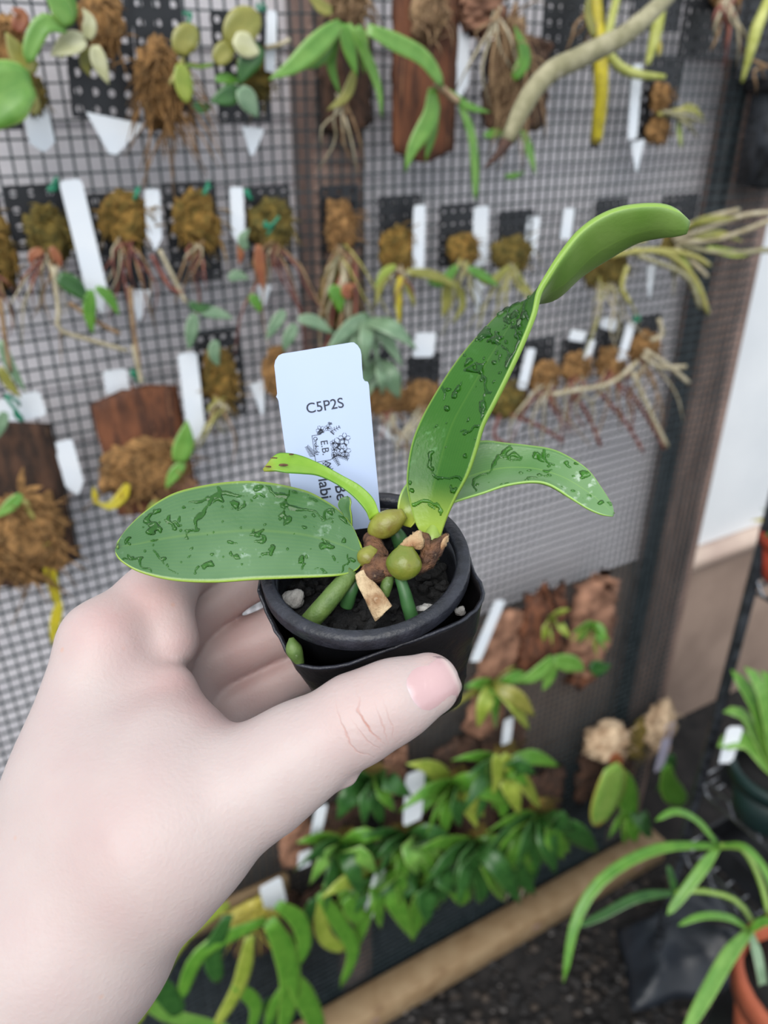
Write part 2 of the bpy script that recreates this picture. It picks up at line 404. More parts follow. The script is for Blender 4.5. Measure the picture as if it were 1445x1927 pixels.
r = thing('ground_timber', 'long tan sawn timber lying along the foot of the fence', 'timber', WU(0.45, 0, 0.03))
t0 = rbox(WU(0.47, 0.030, 0.040), WAX, (0.66, 0.028, 0.030), 0.004, 1); mk('beam', t0, 'timber', r)
for xx in (1010, 700, 1180):
    p = WP(xx, 1700, 0.06); u = UZ(p)[0]
    mk('knot', blob(WU(u, 0.034, 0.068), (0.010, 0.0015, 0.006), WAX, 0.2, 2, 2, xx), 'post_brown', r)
a = UZ(WP(300, 1750, 0.0)); b = UZ(WP(536, 1643, 0.0))
r = thing('fence_rail', 'short ochre wooden rail behind the netting at the wrist', 'rail', WU((a[0] + b[0]) / 2, b[1], -0.02))
mk('rail_board', rbox(WU((a[0] + b[0]) / 2, b[1] - 0.005, 0.012), WAX, ((b[0] - a[0]) / 2, 0.008, 0.019), 0.003, 1), 'timber', r)

zk = WP(1000, 1480, -.03).z
tag(mk('barrier_sheet', rbox(WU(0.30, zk / 2, -.030), WAX, (0.74, .0015, zk / 2), .0006, 1), 'black_sheet', smooth=False), 'black weed barrier skirting the foot of the fence behind the netting', 'sheet')

# black square netting: every strand is a real bar
def netting():
    pit = 0.0125; piz = 0.0141; w = 0.0009; th = 0.0011
    u0, u1, z0, z1 = -0.35, UZ(WP(1395, 600, 0))[0], 0.02, 1.78
    vs, fs = [], []
    def strand(pf, n):
        base = len(vs)
        for i in range(n + 1):
            c, s, d = pf(i / n)
            for (a_, b_) in ((-1, -1), (1, -1), (1, 1), (-1, 1)): vs.append(c + s * (a_ * w) + d * (b_ * th))
        for i in range(n):
            for k in range(4):
                k2 = (k + 1) % 4; q = base + i * 4; fs.append((q + k, q + k2, q + 4 + k2, q + 4 + k))
        fs.append((base + 3, base + 2, base + 1, base)); q = base + n * 4; fs.append((q, q + 1, q + 2, q + 3))
    def wob(u, z):
        return (0.0016 * noise.noise(V((u * 14, z * 14, 1))), 0.0016 * noise.noise(V((u * 14, z * 14, 9))), 0.005 * noise.noise(V((u * 5, z * 5, 5))))
    nu = int((u1 - u0) / pit); nz_ = int((z1 - z0) / piz)
    for i in range(nu + 1):
        u = u0 + i * pit
        def pf(t, u=u):
            z = z0 + (z1 - z0) * t; a_, b_, c_ = wob(u, z); return WU(u + a_, z, c_ * 0.3), UU, NN
        strand(pf, 44)
    for i in range(nz_ + 1):
        z = z0 + i * piz
        def pf(t, z=z):
            u = u0 + (u1 - u0) * t; a_, b_, c_ = wob(u, z); return WU(u, z + b_, c_ * 0.3 + 0.0012), ZZ, NN
        strand(pf, 40)
    return vs, fs
tag(mk('netting', netting(), 'netting', smooth=False), 'black plastic square netting stretched over the whole fence', 'netting')

# ================================================================== THINGS HUNG ON THE FENCE
def wpath(pts, off):
    return [WP(p[0], p[1], p[2] if len(p) > 2 else off) for p in pts]
def wleaf(par, pts, wpx, mat, off=0.035, kind='lance', fold=0.25, nrm=None, name='leaf', ns=11, roll=0.0):
    m = pts[len(pts) // 2]; w = wpx * MPP(m[0], m[1], off)
    return mk(name, leafgeo(wpath(pts, off), w, nrm or (NN + ZZ * 0.25).normalized(), kind, fold, ns=ns, roll=roll), mat, par)
def wtube(par, pts, rpx, mat, off=0.03, name='stem', n=6, seg=None, wob=0.0):
    m = pts[len(pts) // 2]; s = MPP(m[0], m[1], off)
    rr = [q * s for q in rpx] if isinstance(rpx, (list, tuple)) else rpx * s
    return mk(name, tube(wpath(pts, off), rr, n, seg, wob=wob), mat, par)
def rect_uz(L, R, T, B, off):
    a, b = UZ(WP(L, (T + B) / 2, off)), UZ(WP(R, (T + B) / 2, off)); c, d = UZ(WP((L + R) / 2, T, off)), UZ(WP((L + R) / 2, B, off))
    return (a[0] + b[0]) / 2, (b[0] - a[0]) / 2, (c[1] + d[1]) / 2, (c[1] - d[1]) / 2
def perforated(par, L, R, T, B, off=0.010, tilt=0.0, pit=0.0135):
    """black plastic sheet with rows of round holes, each hole open geometry"""
    cu, hu, cz, hz = rect_uz(L, R, T, B, off)
    nx = max(2, round(2 * hu / pit)); nz = max(2, round(2 * hz / pit)); px_, pz = 2 * hu / nx, 2 * hz / nz
    ct, st = math.cos(tilt), math.sin(tilt); vs, fs = [], []
    def add(u, z, d):
        vs.append(WU(cu + u * ct - z * st, cz + u * st + z * ct, off + d)); return len(vs) - 1
    th = 0.0022
    for i in range(nx):
        for j in range(nz):
            u0 = -hu + (i + 0.5) * px_; z0 = -hz + (j + 0.5) * pz; r = 0.24 * min(px_, pz); o1, o2, i1, i2 = [], [], [], []
            for k in range(8):
                an = math.pi / 8 + k * math.pi / 4; c_, s_ = math.cos(an), math.sin(an); m = max(abs(c_), abs(s_))
                o1.append(add(u0 + c_ / m * px_ / 2, z0 + s_ / m * pz / 2, 0)); o2.append(add(u0 + c_ / m * px_ / 2, z0 + s_ / m * pz / 2, -th))
                i1.append(add(u0 + c_ * r, z0 + s_ * r, 0)); i2.append(add(u0 + c_ * r, z0 + s_ * r, -th))
            for k in range(8):
                k2 = (k + 1) % 8
                fs.append((o1[k], o1[k2], i1[k2], i1[k])); fs.append((o2[k2], o2[k], i2[k], i2[k2])); fs.append((i1[k], i1[k2], i2[k2], i2[k]))
                fs.append((o1[k2], o1[k], o2[k], o2[k2]))
            # corners of the cell
            for (sx, sz, ka, kb) in ((1, 1, 0, 1), (-1, 1, 2, 3), (-1, -1, 4, 5), (1, -1, 6, 7)):
                q = add(u0 + sx * px_ / 2, z0 + sz * pz / 2, 0); fs.append((o1[ka], q, o1[kb]))
    return mk('mount_sheet', (vs, fs), 'black_plastic', par, smooth=False)
def slab(par, L, R, T, B, mat, off=0.012, th=0.014, rnd=0.25, seed=0, tilt=0.0, name='mount_board', lump=0.05):
    """plank or slab of bark: rounded outline with an uneven face"""
    cu, hu, cz, hz = rect_uz(L, R, T, B, off); rows = 18; vs, fs = [], []
    ct, st = math.cos(tilt), math.sin(tilt)
    nc = 9; g = np.zeros((rows, nc, 3))
    for i in range(rows):
        t = -1 + 2 * i / (rows - 1)
        e = abs(t); wk = 1.0 if e < 1 - rnd else math.sqrt(max(0.0, 1 - ((e - (1 - rnd)) / rnd) ** 2)) * 0.75 + 0.25
        wk *= 1 + lump * noise.noise(V((t * 3, seed, 0)))
        for j in range(nc):
            x = -1 + 2 * j / (nc - 1)
            u = x * hu * wk; z = -t * hz * (1 + lump * 0.5 * noise.noise(V((x * 2, seed, 7))))
            d = th * (1 - 0.35 * abs(x) ** 3) + lump * 0.12 * noise.noise(V((x * 4, t * 6, seed + 3)))
            g[i, j] = WU(cu + u * ct - z * st, cz + u * st + z * ct, off + d)
    return mk(name, sheet(g, th, 0.9), mat, par)
def moss(par, x, y, wpx, hpx, mat, off=0.018, strands=26, seed=0, name='moss', spread=1.0, hang=0.0, thick=0.55):
    s = MPP(x, y, off); c = WP(x, y, off); rw, rh = wpx * s / 2, hpx * s / 2; d = min(rw, rh) * thick * 1.1
    gs = [blob(c, (rw, d, rh), WAX, 0.35, 2.0, 4, seed, 0.28)]
    rnd = random.Random(seed)
    for k in range(int(strands * 1.8)):
        a = rnd.uniform(0, 2 * math.pi); q = rnd.uniform(0.5, 1.0)
        p0 = c + UU * (math.cos(a) * rw * q) + ZZ * (math.sin(a) * rh * q) + NN * (d * (1.05 - q * 0.6))
        dv = UU * rnd.uniform(-1, 1) + ZZ * rnd.uniform(-1 - hang, 1 - hang) + NN * rnd.uniform(0.0, 0.7)
        ln = rnd.uniform(0.3, 0.9) * max(rw, rh) * spread
        p1 = p0 + dv * ln * 0.5 + NN * ln * 0.2; p2 = p0 + dv * ln + ZZ * (-0.3 * ln)
        gs.append(tube([p0, p1, p2], [0.0009, 0.0008, 0.0004], 3, 4))
    o = mk(name, join(*gs), mat, par); o['kind'] = 'stuff'
    return o
def tie(par, x, y, off=0.03, s=9):
    q = MPP(x, y, off) * s; c = WP(x, y, off); rnd = random.Random(int(x * 7 + y))
    pts = [c + UU * rnd.uniform(-1, 1) * q + ZZ * rnd.uniform(-1.6, 1.6) * q + NN * rnd.uniform(-0.3, 0.6) * q for _ in range(6)]
    mk('twist_tie', tube(pts, 0.0016, 5, 14), 'tie_green', par)
def ptag(top, bot, wpx, label, off=0.03, off2=None, kind='point', mat='tag_white', name='plant_tag', grp='white plant tags on the fence'):
    p0 = WP(top[0], top[1], off); p1 = WP(bot[0], bot[1], off if off2 is None else off2)
    d = (p1 - p0); ln = d.length; d.normalize(); s = d.cross(NN).normalized(); n = s.cross(d).normalized()
    if n.dot(NN) < 0: n = -n
    w = wpx * MPP((top[0] + bot[0]) / 2, (top[1] + bot[1]) / 2, off) / 2
    if kind == 'point': sh = [(-0.7, 0), (0.7, 0), (1, 0.03), (1, 0.80), (0.15, 1), (-0.15, 1), (-1, 0.80), (-1, 0.03)]
    elif kind == 'tri': sh = [(-1, 0), (1, 0), (0.9, 0.12), (0.14, 1), (-0.14, 1), (-0.9, 0.2)]
    elif kind == 'flat': sh = [(-0.85, 0), (0.85, 0), (1, 0.1), (1, 0.9), (0.85, 1), (-0.85, 1), (-1, 0.9), (-1, 0.1)]
    else: sh = [(-0.8, 0), (0.8, 0), (1, 0.05), (0.8, 1), (-0.8, 1), (-1, 0.05)]
    poly = [p0 + d * (b_ * ln) + s * (a_ * w) for a_, b_ in sh]
    if (poly[1] - poly[0]).cross(poly[2] - poly[0]).dot(n) < 0: poly.reverse()
    o = mk(name, prism(poly, n, 0.0009), mat, None, smooth=False)
    return tag(o, label, 'plant tag', grp)
def orchid(x, y, label, off=0.01, grp='orchids mounted on the fence', name='mounted_orchid', cat='orchid'):
    return thing(name, label, cat, WP(x, y, off), grp)
def fan(par, x, y, n, lo, hi, wpx, mats, a0, a1, off=0.03, droop=0.35, kind='lance', seed=0, fold=0.25, out=0.04):
    """leaves springing from one crown; angles in image degrees, 0 = right, 90 = down"""
    rnd = random.Random(seed)
    for k in range(n):
        a = math.radians(a0 + (a1 - a0) * (k + rnd.uniform(0.2, 0.8)) / n); ln = rnd.uniform(lo, hi)
        dx, dy = math.cos(a) * ln, math.sin(a) * ln; o1 = off + rnd.uniform(0.2, 1.0) * out
        pts = [(x + rnd.uniform(-6, 6), y + rnd.uniform(-6, 6), off), (x + dx * 0.5, y + dy * 0.5 - droop * ln * 0.15, o1), (x + dx, y + dy + droop * ln * 0.35, o1 + rnd.uniform(-0.01, 0.012))]
        wleaf(par, pts, wpx * rnd.uniform(0.75, 1.2), rnd.choice(mats), off, kind, fold, (NN + ZZ * rnd.uniform(-0.1, 0.8) + UU * rnd.uniform(-0.5, 0.5)).normalized(), ns=9)
def stems(par, x, y, n, lo, hi, rpx, mats, a0, a1, off=0.025, seed=0, name='root', sag=0.2):
    rnd = random.Random(seed)
    for k in range(n):
        a = math.radians(rnd.uniform(a0, a1)); ln = rnd.uniform(lo, hi); dx, dy = math.cos(a) * ln, math.sin(a) * ln
        wtube(par, [(x + rnd.uniform(-16, 16), y + rnd.uniform(-8, 8), off), (x + dx * 0.35 + rnd.uniform(-12, 12), y + dy * 0.3, off + 0.012), (x + dx * 0.7 + rnd.uniform(-16, 16), y + dy * 0.65 + sag * ln * .4, off + rnd.uniform(0, 0.02)), (x + dx + rnd.uniform(-14, 14), y + dy + sag * ln, off + rnd.uniform(-0.005, 0.014))],
              [rpx, rpx * 0.95, rpx * 0.8, rpx * 0.4], rnd.choice(mats), off, name, 5, 7)

# ---------------------------------------------------------------- top row
r = orchid(20, 150, 'mounted orchid at the far left edge with one broad bright green leaf')
perforated(r, -60, 34, 120, 245); moss(r, 18, 95, 70, 110, 'moss_tan', seed=1); moss(r, 60, 180, 46, 70, 'moss_olive', seed=2, strands=10)
wleaf(r, [(62, 160), (30, 165), (-10, 190), (-40, 240)], 110, 'leaf_bright', 0.06, 'oval'); wleaf(r, [(70, 130), (40, 110), (10, 60)], 40, 'leaf_olive', 0.05)
wleaf(r, [(30, 60), (40, 30), (20, 15)], 30, 'leaf_orange', 0.04); wtube(r, [(60, 165), (70, 200), (62, 215)], 6, 'leaf_olive', 0.04)
ptag((64, 200), (84, 285), 46, 'white pointed tag below the broad leaf at the left edge', 0.02)
r = orchid(185, 60, 'mounted orchid with curved green leaves on a drooping black perforated sheet')
perforated(r, 125, 252, -20, 225, tilt=-0.08); moss(r, 190, 40, 80, 110, 'moss_tan', seed=3, hang=0.5)
wleaf(r, [(125, 55), (85, 45), (62, 80), (52, 120)], 34, 'leaf_bright', 0.06, 'strap'); wleaf(r, [(130, 50), (110, 10), (80, -30)], 42, 'leaf_bright', 0.06)
wleaf(r, [(135, 40), (128, 0), (135, -30)], 30, 'leaf_mid', 0.05); wleaf(r, [(160, 75), (130, 85), (95, 105)], 40, 'leaf_cream', 0.05, fold=0.6); wleaf(r, [(150, 70), (120, 95), (115, 112)], 30, 'leaf_lime', 0.045)
wleaf(r, [(178, 85), (186, 120), (205, 160)], 30, 'leaf_cream', 0.05, fold=0.5); wleaf(r, [(165, 90), (160, 120), (170, 145)], 22, 'leaf_olive', 0.04)
wleaf(r, [(165, 75), (168, 40), (155, 15)], 26, 'leaf_cream', 0.05)
ptag((216, 222), (212, 290), 104, 'wide white triangular tag under the drooping perforated sheet', 0.022, kind='tri')
r = orchid(300, 120, 'mounted orchid with shaggy brown moss and a rounded olive leaf')
perforated(r, 258, 352, -10, 232); moss(r, 300, 160, 80, 150, 'moss_tan', seed=4, strands=60, spread=1.3, hang=0.6)
wleaf(r, [(342, 105), (345, 80), (368, 48)], 48, 'leaf_olive', 0.05, 'oval'); wleaf(r, [(338, 120), (345, 160), (352, 195)], 36, 'leaf_lime', 0.045, 'oval'); wtube(r, [(345, 110), (330, 140), (318, 160)], 5, 'leaf_olive', 0.04)
wtube(r, [(350, 122), (375, 126), (400, 122)], 4, 'leaf_mid', 0.04); wleaf(r, [(362, 195), (378, 204), (400, 198)], 20, 'leaf_dark', 0.04); tie(r, 352, 35)
r = orchid(455, 110, 'mounted orchid with dark green and cream mottled leaves beside a narrow white tag')
perforated(r, 404, 502, 22, 232); moss(r, 480, 140, 60, 90, 'moss_olive', seed=5, hang=0.4)
wleaf(r, [(430, 85), (455, 50), (490, 28)], 62, 'leaf_olive', 0.05, 'oval'); wleaf(r, [(440, 70), (465, 90), (490, 100)], 44, 'leaf_cream', 0.056); wleaf(r, [(405, 118), (425, 95), (450, 80)], 36, 'leaf_olive', 0.05)
wleaf(r, [(490, 88), (465, 120), (450, 160)], 42, 'leaf_dark', 0.055); wleaf(r, [(452, 170), (430, 180), (395, 192)], 36, 'leaf_dark', 0.05); wleaf(r, [(450, 165), (465, 190), (486, 222)], 40, 'leaf_grey', 0.055)
wleaf(r, [(405, 150), (430, 148), (455, 158)], 18, 'leaf_mid', 0.045); tie(r, 492, 5); wtube(r, [(500, 90), (525, 85), (545, 75)], 5, 'root_pale', 0.04)
ptag((512, 20), (508, 135), 20, 'narrow white tag right of the mottled leaves', 0.035, kind='flat')
ptag((476, 240), (474, 292), 44, 'small white triangular tip below the mottled leaved orchid', 0.02, kind='tri')
r = orchid(640, 80, 'mounted orchid with long glossy arching leaves on dark bark over the post')
slab(r, 596, 690, 40, 250, 'bark_brown', seed=6); moss(r, 650, 10, 80, 70, 'root_tan', seed=7, strands=60, spread=1.6)
for q, w_, m_, o_ in (([(638, 45), (595, 85), (550, 125), (505, 150)], 40, 'leaf_bright', .07), ([(640, 40), (600, 110), (560, 130)], 32, 'leaf_mid', .06), ([(645, 45), (655, 90), (672, 145)], 30, 'leaf_mid', .07), ([(655, 45), (690, 110), (712, 170), (718, 225)], 22, 'leaf_bright', .06),
                      ([(632, 60), (622, 120), (640, 180)], 22, 'leaf_mid', .05), ([(668, 130), (650, 180), (615, 208)], 20, 'leaf_olive', .05), ([(625, 20), (605, 15), (575, -15)], 24, 'leaf_olive', .05), ([(670, 50), (680, 75), (685, 140)], 26, 'leaf_bright', .055)):
    wleaf(r, q, w_, m_, o_)
stems(r, 645, 180, 8, 60, 130, 2.5, ['root_tan', 'root_pale'], 60, 120, 0.03, 8)
r = orchid(792, 150, 'tall rounded red brown plank with a long arching leaf across it', name='mounted_orchid')
slab(r, 732, 850, -60, 302, 'bark_red', th=0.016, rnd=0.16, seed=9, lump=0.02); moss(r, 805, 30, 70, 90, 'root_tan', seed=10, strands=34, thick=0.3, off=0.03, spread=1.4)
wleaf(r, [(690, 55), (740, 80), (795, 110), (835, 165)], 34, 'leaf_bright', 0.075, 'strap'); wleaf(r, [(812, 165), (808, 220), (775, 280), (762, 325)], 36, 'leaf_bright', 0.06); wleaf(r, [(810, 180), (812, 240), (800, 305)], 26, 'leaf_mid', 0.05)
wleaf(r, [(840, 170), (880, 200), (925, 212)], 16, 'leaf_mid', 0.06); wleaf(r, [(862, 190), (885, 250), (892, 310), (894, 380)], 19, 'leaf_bright', 0.06, 'strap'); wtube(r, [(820, 155), (840, 175), (862, 192)], 7, 'root_dry', 0.065)
ptag((868, 60), (866, 182), 38, 'white tag hanging right of the tall rounded plank', 0.022)
r = orchid(965, 150, 'dark bark slab shaggy with dry roots and one upright green leaf')
slab(r, 908, 1022, 66, 252, 'bark_brown', seed=12, lump=0.1); slab(r, 862, 942, -30, 62, 'bark_pink', off=0.02, seed=13, lump=0.14, name='bark_chunk'); moss(r, 955, 130, 70, 180, 'root_tan', off=0.03, seed=14, strands=60, spread=1.2, thick=0.3, hang=0.5)
wleaf(r, [(965, 148), (985, 110), (968, 48)], 30, 'leaf_mid', 0.055); wleaf(r, [(982, 245), (995, 285), (1008, 330)], 20, 'leaf_bright', 0.045); wleaf(r, [(910, 255), (940, 250), (955, 258)], 16, 'leaf_mid', 0.04); wleaf(r, [(950, 332), (970, 330), (990, 322)], 10, 'leaf_mid', .03)
stems(r, 930, 20, 7, 60, 180, 3, ['root_pale', 'root_tan'], 60, 120, 0.035, 15)
r = orchid(1090, 40, 'black perforated sheet with a thick yellow cane hanging straight down')
perforated(r, 1026, 1142, -60, 116); wtube(r, [(1118, -30, .03), (1124, 40, .04), (1130, 130, .05), (1130, 200, .05), (1121, 268, .045)], [10, 12, 14, 13, 11], 'stem_yellow', 0.05, 'cane', 10, 20, 0.1)
wtube(r, [(1122, 262, .046), (1117, 278, .045)], [11, 3], 'root_tip', .045, 'cane_tip', 8); wtube(r, [(1170, -40), (1150, 40), (1142, 90), (1165, 125), (1200, 140), (1250, 145)], [7, 8, 8, 9, 9, 5], 'stem_lime', .05, 'root', 8, 20)
wleaf(r, [(1118, 70), (1105, 20), (1115, -20)], 22, 'leaf_olive', .05); stems(r, 1110, 20, 5, 40, 100, 3, ['root_tan'], 60, 130, .03, 16)
# the long aerial root that hangs well out from the fence
r = orchid(1270, -40, 'long thick pale aerial root reaching out in front of the fence at top right', grp=None)
wtube(r, [(1300, -60, .17), (1250, 0, .20), (1180, 62, .22), (1100, 104, .23), (1030, 140, .235), (985, 200, .24), (955, 265, .24)], [14, 16, 18, 19, 18, 17, 13], 'root_green', .22, 'root', 12, 40, 0.08)
wtube(r, [(957, 260, .24), (938, 290, .24), (912, 316, .238)], [13, 8, 2], 'root_tip', .24, 'root_tip', 8)
perforated(r, 1198, 1290, -120, 60, 0.02); moss(r, 1270, -60, 110, 80, 'moss_tan', seed=17)
wtube(r, [(1250, -30, .05), (1240, 30, .06), (1232, 70, .06), (1218, 122, .06)], [8, 11, 11, 5], 'stem_lime', .06, 'root', 8, 14); wleaf(r, [(1236, 70), (1240, 95), (1238, 108)], 14, 'leaf_yellow', .05)
r = orchid(1350, 40, 'black perforated sheet with brown wiry stems at the top right')
perforated(r, 1292, 1402, -70, 110); stems(r, 1370, 0, 12, 40, 120, 3.5, ['root_tan', 'stem_maroon', 'root_pale'], 60, 125, 0.03, 18, 'stem'); moss(r, 1365, -10, 70, 50, 'moss_tan', seed=19)
r = orchid(1425, 40, 'lime mottled root dangling at the top right edge'); perforated(r, 1404, 1500, -60, 150)
wtube(r, [(1450, -10, .05), (1425, 50, .055), (1412, 95, .055), (1396, 155, .05)], [9, 11, 9, 3], 'stem_lime', .05, 'root', 8, 14, .15); stems(r, 1430, 120, 3, 30, 60, 3, ['root_tan'], 20, 120, .03, 20)
r = orchid(1238, 190, 'small black sheet with tan moss and a trailing sprig beside a long white tag')
perforated(r, 1206, 1272, 108, 266, tilt=-0.06); moss(r, 1240, 185, 44, 50, 'moss_tan', seed=21); moss(r, 1235, 245, 52, 44, 'moss_tan', seed=22, strands=12)
stems(r, 1250, 215, 5, 40, 80, 4, ['leaf_olive', 'root_green'], -25, 25, .03, 23, 'stem'); wleaf(r, [(1275, 225), (1278, 255), (1282, 280)], 14, 'leaf_lime', .035); wleaf(r, [(1280, 205), (1300, 205), (1325, 222)], 16, 'leaf_olive', .035)
ptag((1200, 120), (1190, 262), 24, 'long white tag left of the small mossy sheet at the upper right', 0.028, kind='flat'); ptag((1200, 265), (1198, 322), 34, 'white triangular tip below the small mossy sheet at the upper right', .02, kind='tri')
# dark trough high on the right
r = thing('planter_trough', 'dark grey planter box at the right edge high on the fence', 'planter', WP(1460, 350, .02)); cu, hu, cz, hz = rect_uz(1418, 1560, 160, 345, .03)
mk('body', rbox(WU(cu, cz, .04), WAX, (hu, .03, hz), .006), 'wire_black', r); mk('rim', rbox(WU(cu, cz + hz, .04), WAX, (hu + .006, .036, .008), .003), 'black_plastic', r)

# ---------------------------------------------------------------- second row
def row2(L, R, T, B, mx, my, mw, mh, mm, label, ties=None, roots=6, seed=0, rl=(60, 140), rm=('stem_maroon', 'root_tan', 'root_pale'), leaves=()):
    r = orchid((L + R) / 2, (T + B) / 2, label); perforated(r, L, R, T, B); moss(r, mx, my, mw, mh, mm, seed=seed, strands=34)
    if ties: tie(r, *ties)
    stems(r, mx, my + mh * 0.35, roots + 3, rl[0] * .6, rl[1], 2.2, list(rm), 45, 135, .028, seed + 50)
    for q in leaves: wleaf(r, *q)
    return r
row2(-70, 18, 370, 560, -6, 470, 60, 130, 'moss_gold', 'mossy black sheet cut by the left edge in the second row', None, 5, 30, leaves=[([(0, 640), (20, 690), (50, 740)], 20, 'leaf_grey', .05), ([(0, 690), (15, 720), (40, 750)], 18, 'leaf_olive', .05)])
row2(16, 152, 346, 470, 92, 440, 80, 100, 'moss_olive', 'ragged brown moss on a wide black sheet left of the big slanting white tag', (100, 348), 12, 31, (80, 190), leaves=[([(108, 520), (140, 540), (168, 570)], 34, 'leaf_dark', .06), ([(170, 545), (168, 590), (175, 630)], 24, 'leaf_mid', .06), ([(180, 540), (205, 560), (225, 595)], 20, 'leaf_mid', .06), ([(80, 470), (62, 480), (58, 500)], 18, 'leaf_orange', .04), ([(95, 465), (110, 490), (115, 505)], 18, 'leaf_orange', .04)])
ptag((132, 338), (192, 588), 40, 'largest white tag slanting down the second row at left', 0.04, kind='point')
row2(176, 272, 362, 552, 236, 416, 82, 100, 'moss_gold', 'neat golden moss cube on a black sheet with dark drooping stems', (256, 362), 9, 32, (70, 170))
ptag((286, 356), (292, 470), 28, 'white tag between the two golden moss cubes', 0.03); ptag((262, 545), (262, 602), 42, 'white arrow shaped tag tip under the first golden moss cube', .02, kind='tri')
row2(314, 412, 342, 532, 370, 420, 84, 108, 'moss_gold', 'second golden moss cube on a black sheet with a green tie at its top right', (390, 352), 8, 33, (60, 150))
ptag((445, 352), (449, 458), 26, 'white tag right of the second golden moss cube', 0.03)
row2(464, 548, 350, 500, 508, 424, 84, 90, 'moss_olive', 'moss wrapped with green twine above rusty orange drooping stems', (466, 364), 10, 34, (70, 200), ('root_pale', 'root_tan', 'stem_maroon'), leaves=[([(485, 460), (488, 500), (496, 550)], 22, 'leaf_orange', .05), ([(450, 460), (452, 480), (450, 500)], 14, 'leaf_orange', .05), ([(560, 600), (590, 605), (632, 630)], 24, 'leaf_grey', .06), ([(555, 610), (540, 640), (535, 662)], 26, 'leaf_grey', .06), ([(535, 585), (520, 605), (500, 640)], 24, 'leaf_grey', .06), ([(465, 470), (455, 450), (470, 430)], 20, 'leaf_grey', .05), ([(470, 555), (485, 575), (488, 590)], 20, 'leaf_mid', .05), ([(430, 525), (445, 518), (470, 525)], 20, 'leaf_grey', .04)])
tie(r, 510, 420, .05, 16)
ptag((497, 536), (495, 576), 30, 'small white tag tip below the rusty orange stems', .025, kind='tri')
row2(602, 676, 348, 470, 640, 430, 62, 100, 'moss_tan', 'pale tan moss block on a black sheet over the brown post', None, 9, 35, (80, 180), ('root_tan', 'root_green', 'leaf_olive'), leaves=[([(620, 540), (635, 560), (640, 590)], 30, 'leaf_mid', .05), ([(660, 560), (650, 545), (668, 535)], 24, 'leaf_orange', .05)])
row2(712, 790, 368, 470, 746, 474, 70, 90, 'moss_gold', 'black sheet with golden moss and drooping yellow leaves right of the brown post', None, 4, 36, (40, 80), leaves=[([(752, 520), (748, 560), (752, 615)], 16, 'leaf_yellow', .04), ([(735, 510), (715, 540), (706, 580)], 14, 'leaf_olive', .04), ([(765, 510), (820, 520), (870, 545)], 18, 'leaf_olive', .05), ([(745, 500), (720, 515), (705, 545)], 16, 'leaf_lime', .04), ([(758, 520), (775, 560), (780, 580)], 14, 'leaf_olive', .04)])
ptag((790, 386), (787, 510), 26, 'white tag right of the golden moss beyond the brown post', 0.028, kind='flat')
row2(826, 896, 384, 500, 870, 470, 62, 60, 'moss_gold', 'grey sheet with golden moss and feathery green growth mid second row', None, 6, 37, (50, 130), ('leaf_olive', 'root_green'), leaves=[([(860, 500), (830, 530), (800, 530)], 20, 'leaf_mid', .045), ([(880, 505), (910, 520), (940, 540)], 18, 'leaf_mid', .045), ([(840, 520), (840, 560), (832, 600)], 26, 'leaf_olive', .035), ([(850, 520), (870, 570), (850, 610)], 18, 'leaf_olive', .035)])
ptag((906, 388), (902, 500), 34, 'white tag just right of the feathery golden moss', 0.012, kind='flat'); ptag((900, 525), (898, 590), 30, 'white triangular tip under the feathery golden moss', .014, kind='tri')
row2(936, 1000, 396, 500, 962, 478, 76, 66, 'moss_olive', 'olive moss tuft in front of a white tag behind the tall leaf', None, 8, 38, (60, 140), ('leaf_olive', 'root_green'), leaves=[([(960, 500), (920, 530), (890, 520)], 16, 'leaf_olive', .04), ([(970, 510), (985, 540), (1010, 560)], 16, 'leaf_olive', .04)])
ptag((1005, 408), (995, 480), 32, 'short white tag left of the tall leaf curve', 0.010, kind='flat'); ptag((1072, 392), (1064, 450), 26, 'white tag behind the upper bend of the tall leaf', .01, kind='flat')
r = row2(1116, 1172, 374, 480, 1140, 500, 90, 80, 'moss_olive', 'olive tuft with long straggling stems right of the tall leaf', None, 8, 39, (60, 160), ('leaf_olive', 'root_green', 'root_pale'))
for q in ([(1150, 480), (1230, 470), (1300, 480), (1335, 500)], [(1190, 470), (1260, 480), (1310, 530), (1332, 590)], [(1200, 480), (1290, 520), (1318, 580)], [(1180, 500), (1170, 540), (1185, 570)], [(1130, 490), (1160, 460), (1215, 452)]):
    wtube(r, q, 5, random.choice(['root_green', 'leaf_olive', 'root_pale']), .05, 'stem', 6, 12)
ptag((1142, 500), (1130, 556), 28, 'white tag tip below the straggling stems', .014, kind='tri'); ptag((1226, 500), (1222, 560), 24, 'pale tag tip half hidden by straggling stems at the right', .012, kind='tri')
r = row2(1244, 1310, 366, 440, 1270, 460, 70, 50, 'moss_olive', 'black sheet with grassy stems reaching past the corner post', None, 4, 40, (40, 80), ('leaf_olive', 'root_green'))
for q in ([(1265, 450, .03), (1330, 430, .05), (1400, 405, .07), (1450, 400, .09)], [(1270, 455, .03), (1350, 450, .06), (1450, 415, .10)], [(1275, 460, .03), (1360, 475, .06), (1460, 470, .09)], [(1260, 440, .03), (1330, 410, .05), (1390, 395, .06)], [(1270, 465, .03), (1310, 500, .05), (1330, 520, .05)]):
    wtube(r, q, 5, random.choice(['root_green', 'leaf_olive', 'root_pale']), .05, 'stem', 6, 12)
for q in ([(1280, 440, .04), (1320, 415, .06), (1390, 410, .07)], [(1300, 450, .04), (1350, 440, .06), (1400, 455, .07)], [(1330, 465, .05), (1390, 478, .07), (1440, 465, .08)], [(1275, 470, .04), (1300, 520, .05), (1320, 560, .05)]):
    wleaf(r, q, 14, random.choice(['leaf_olive', 'leaf_lime']), .05)

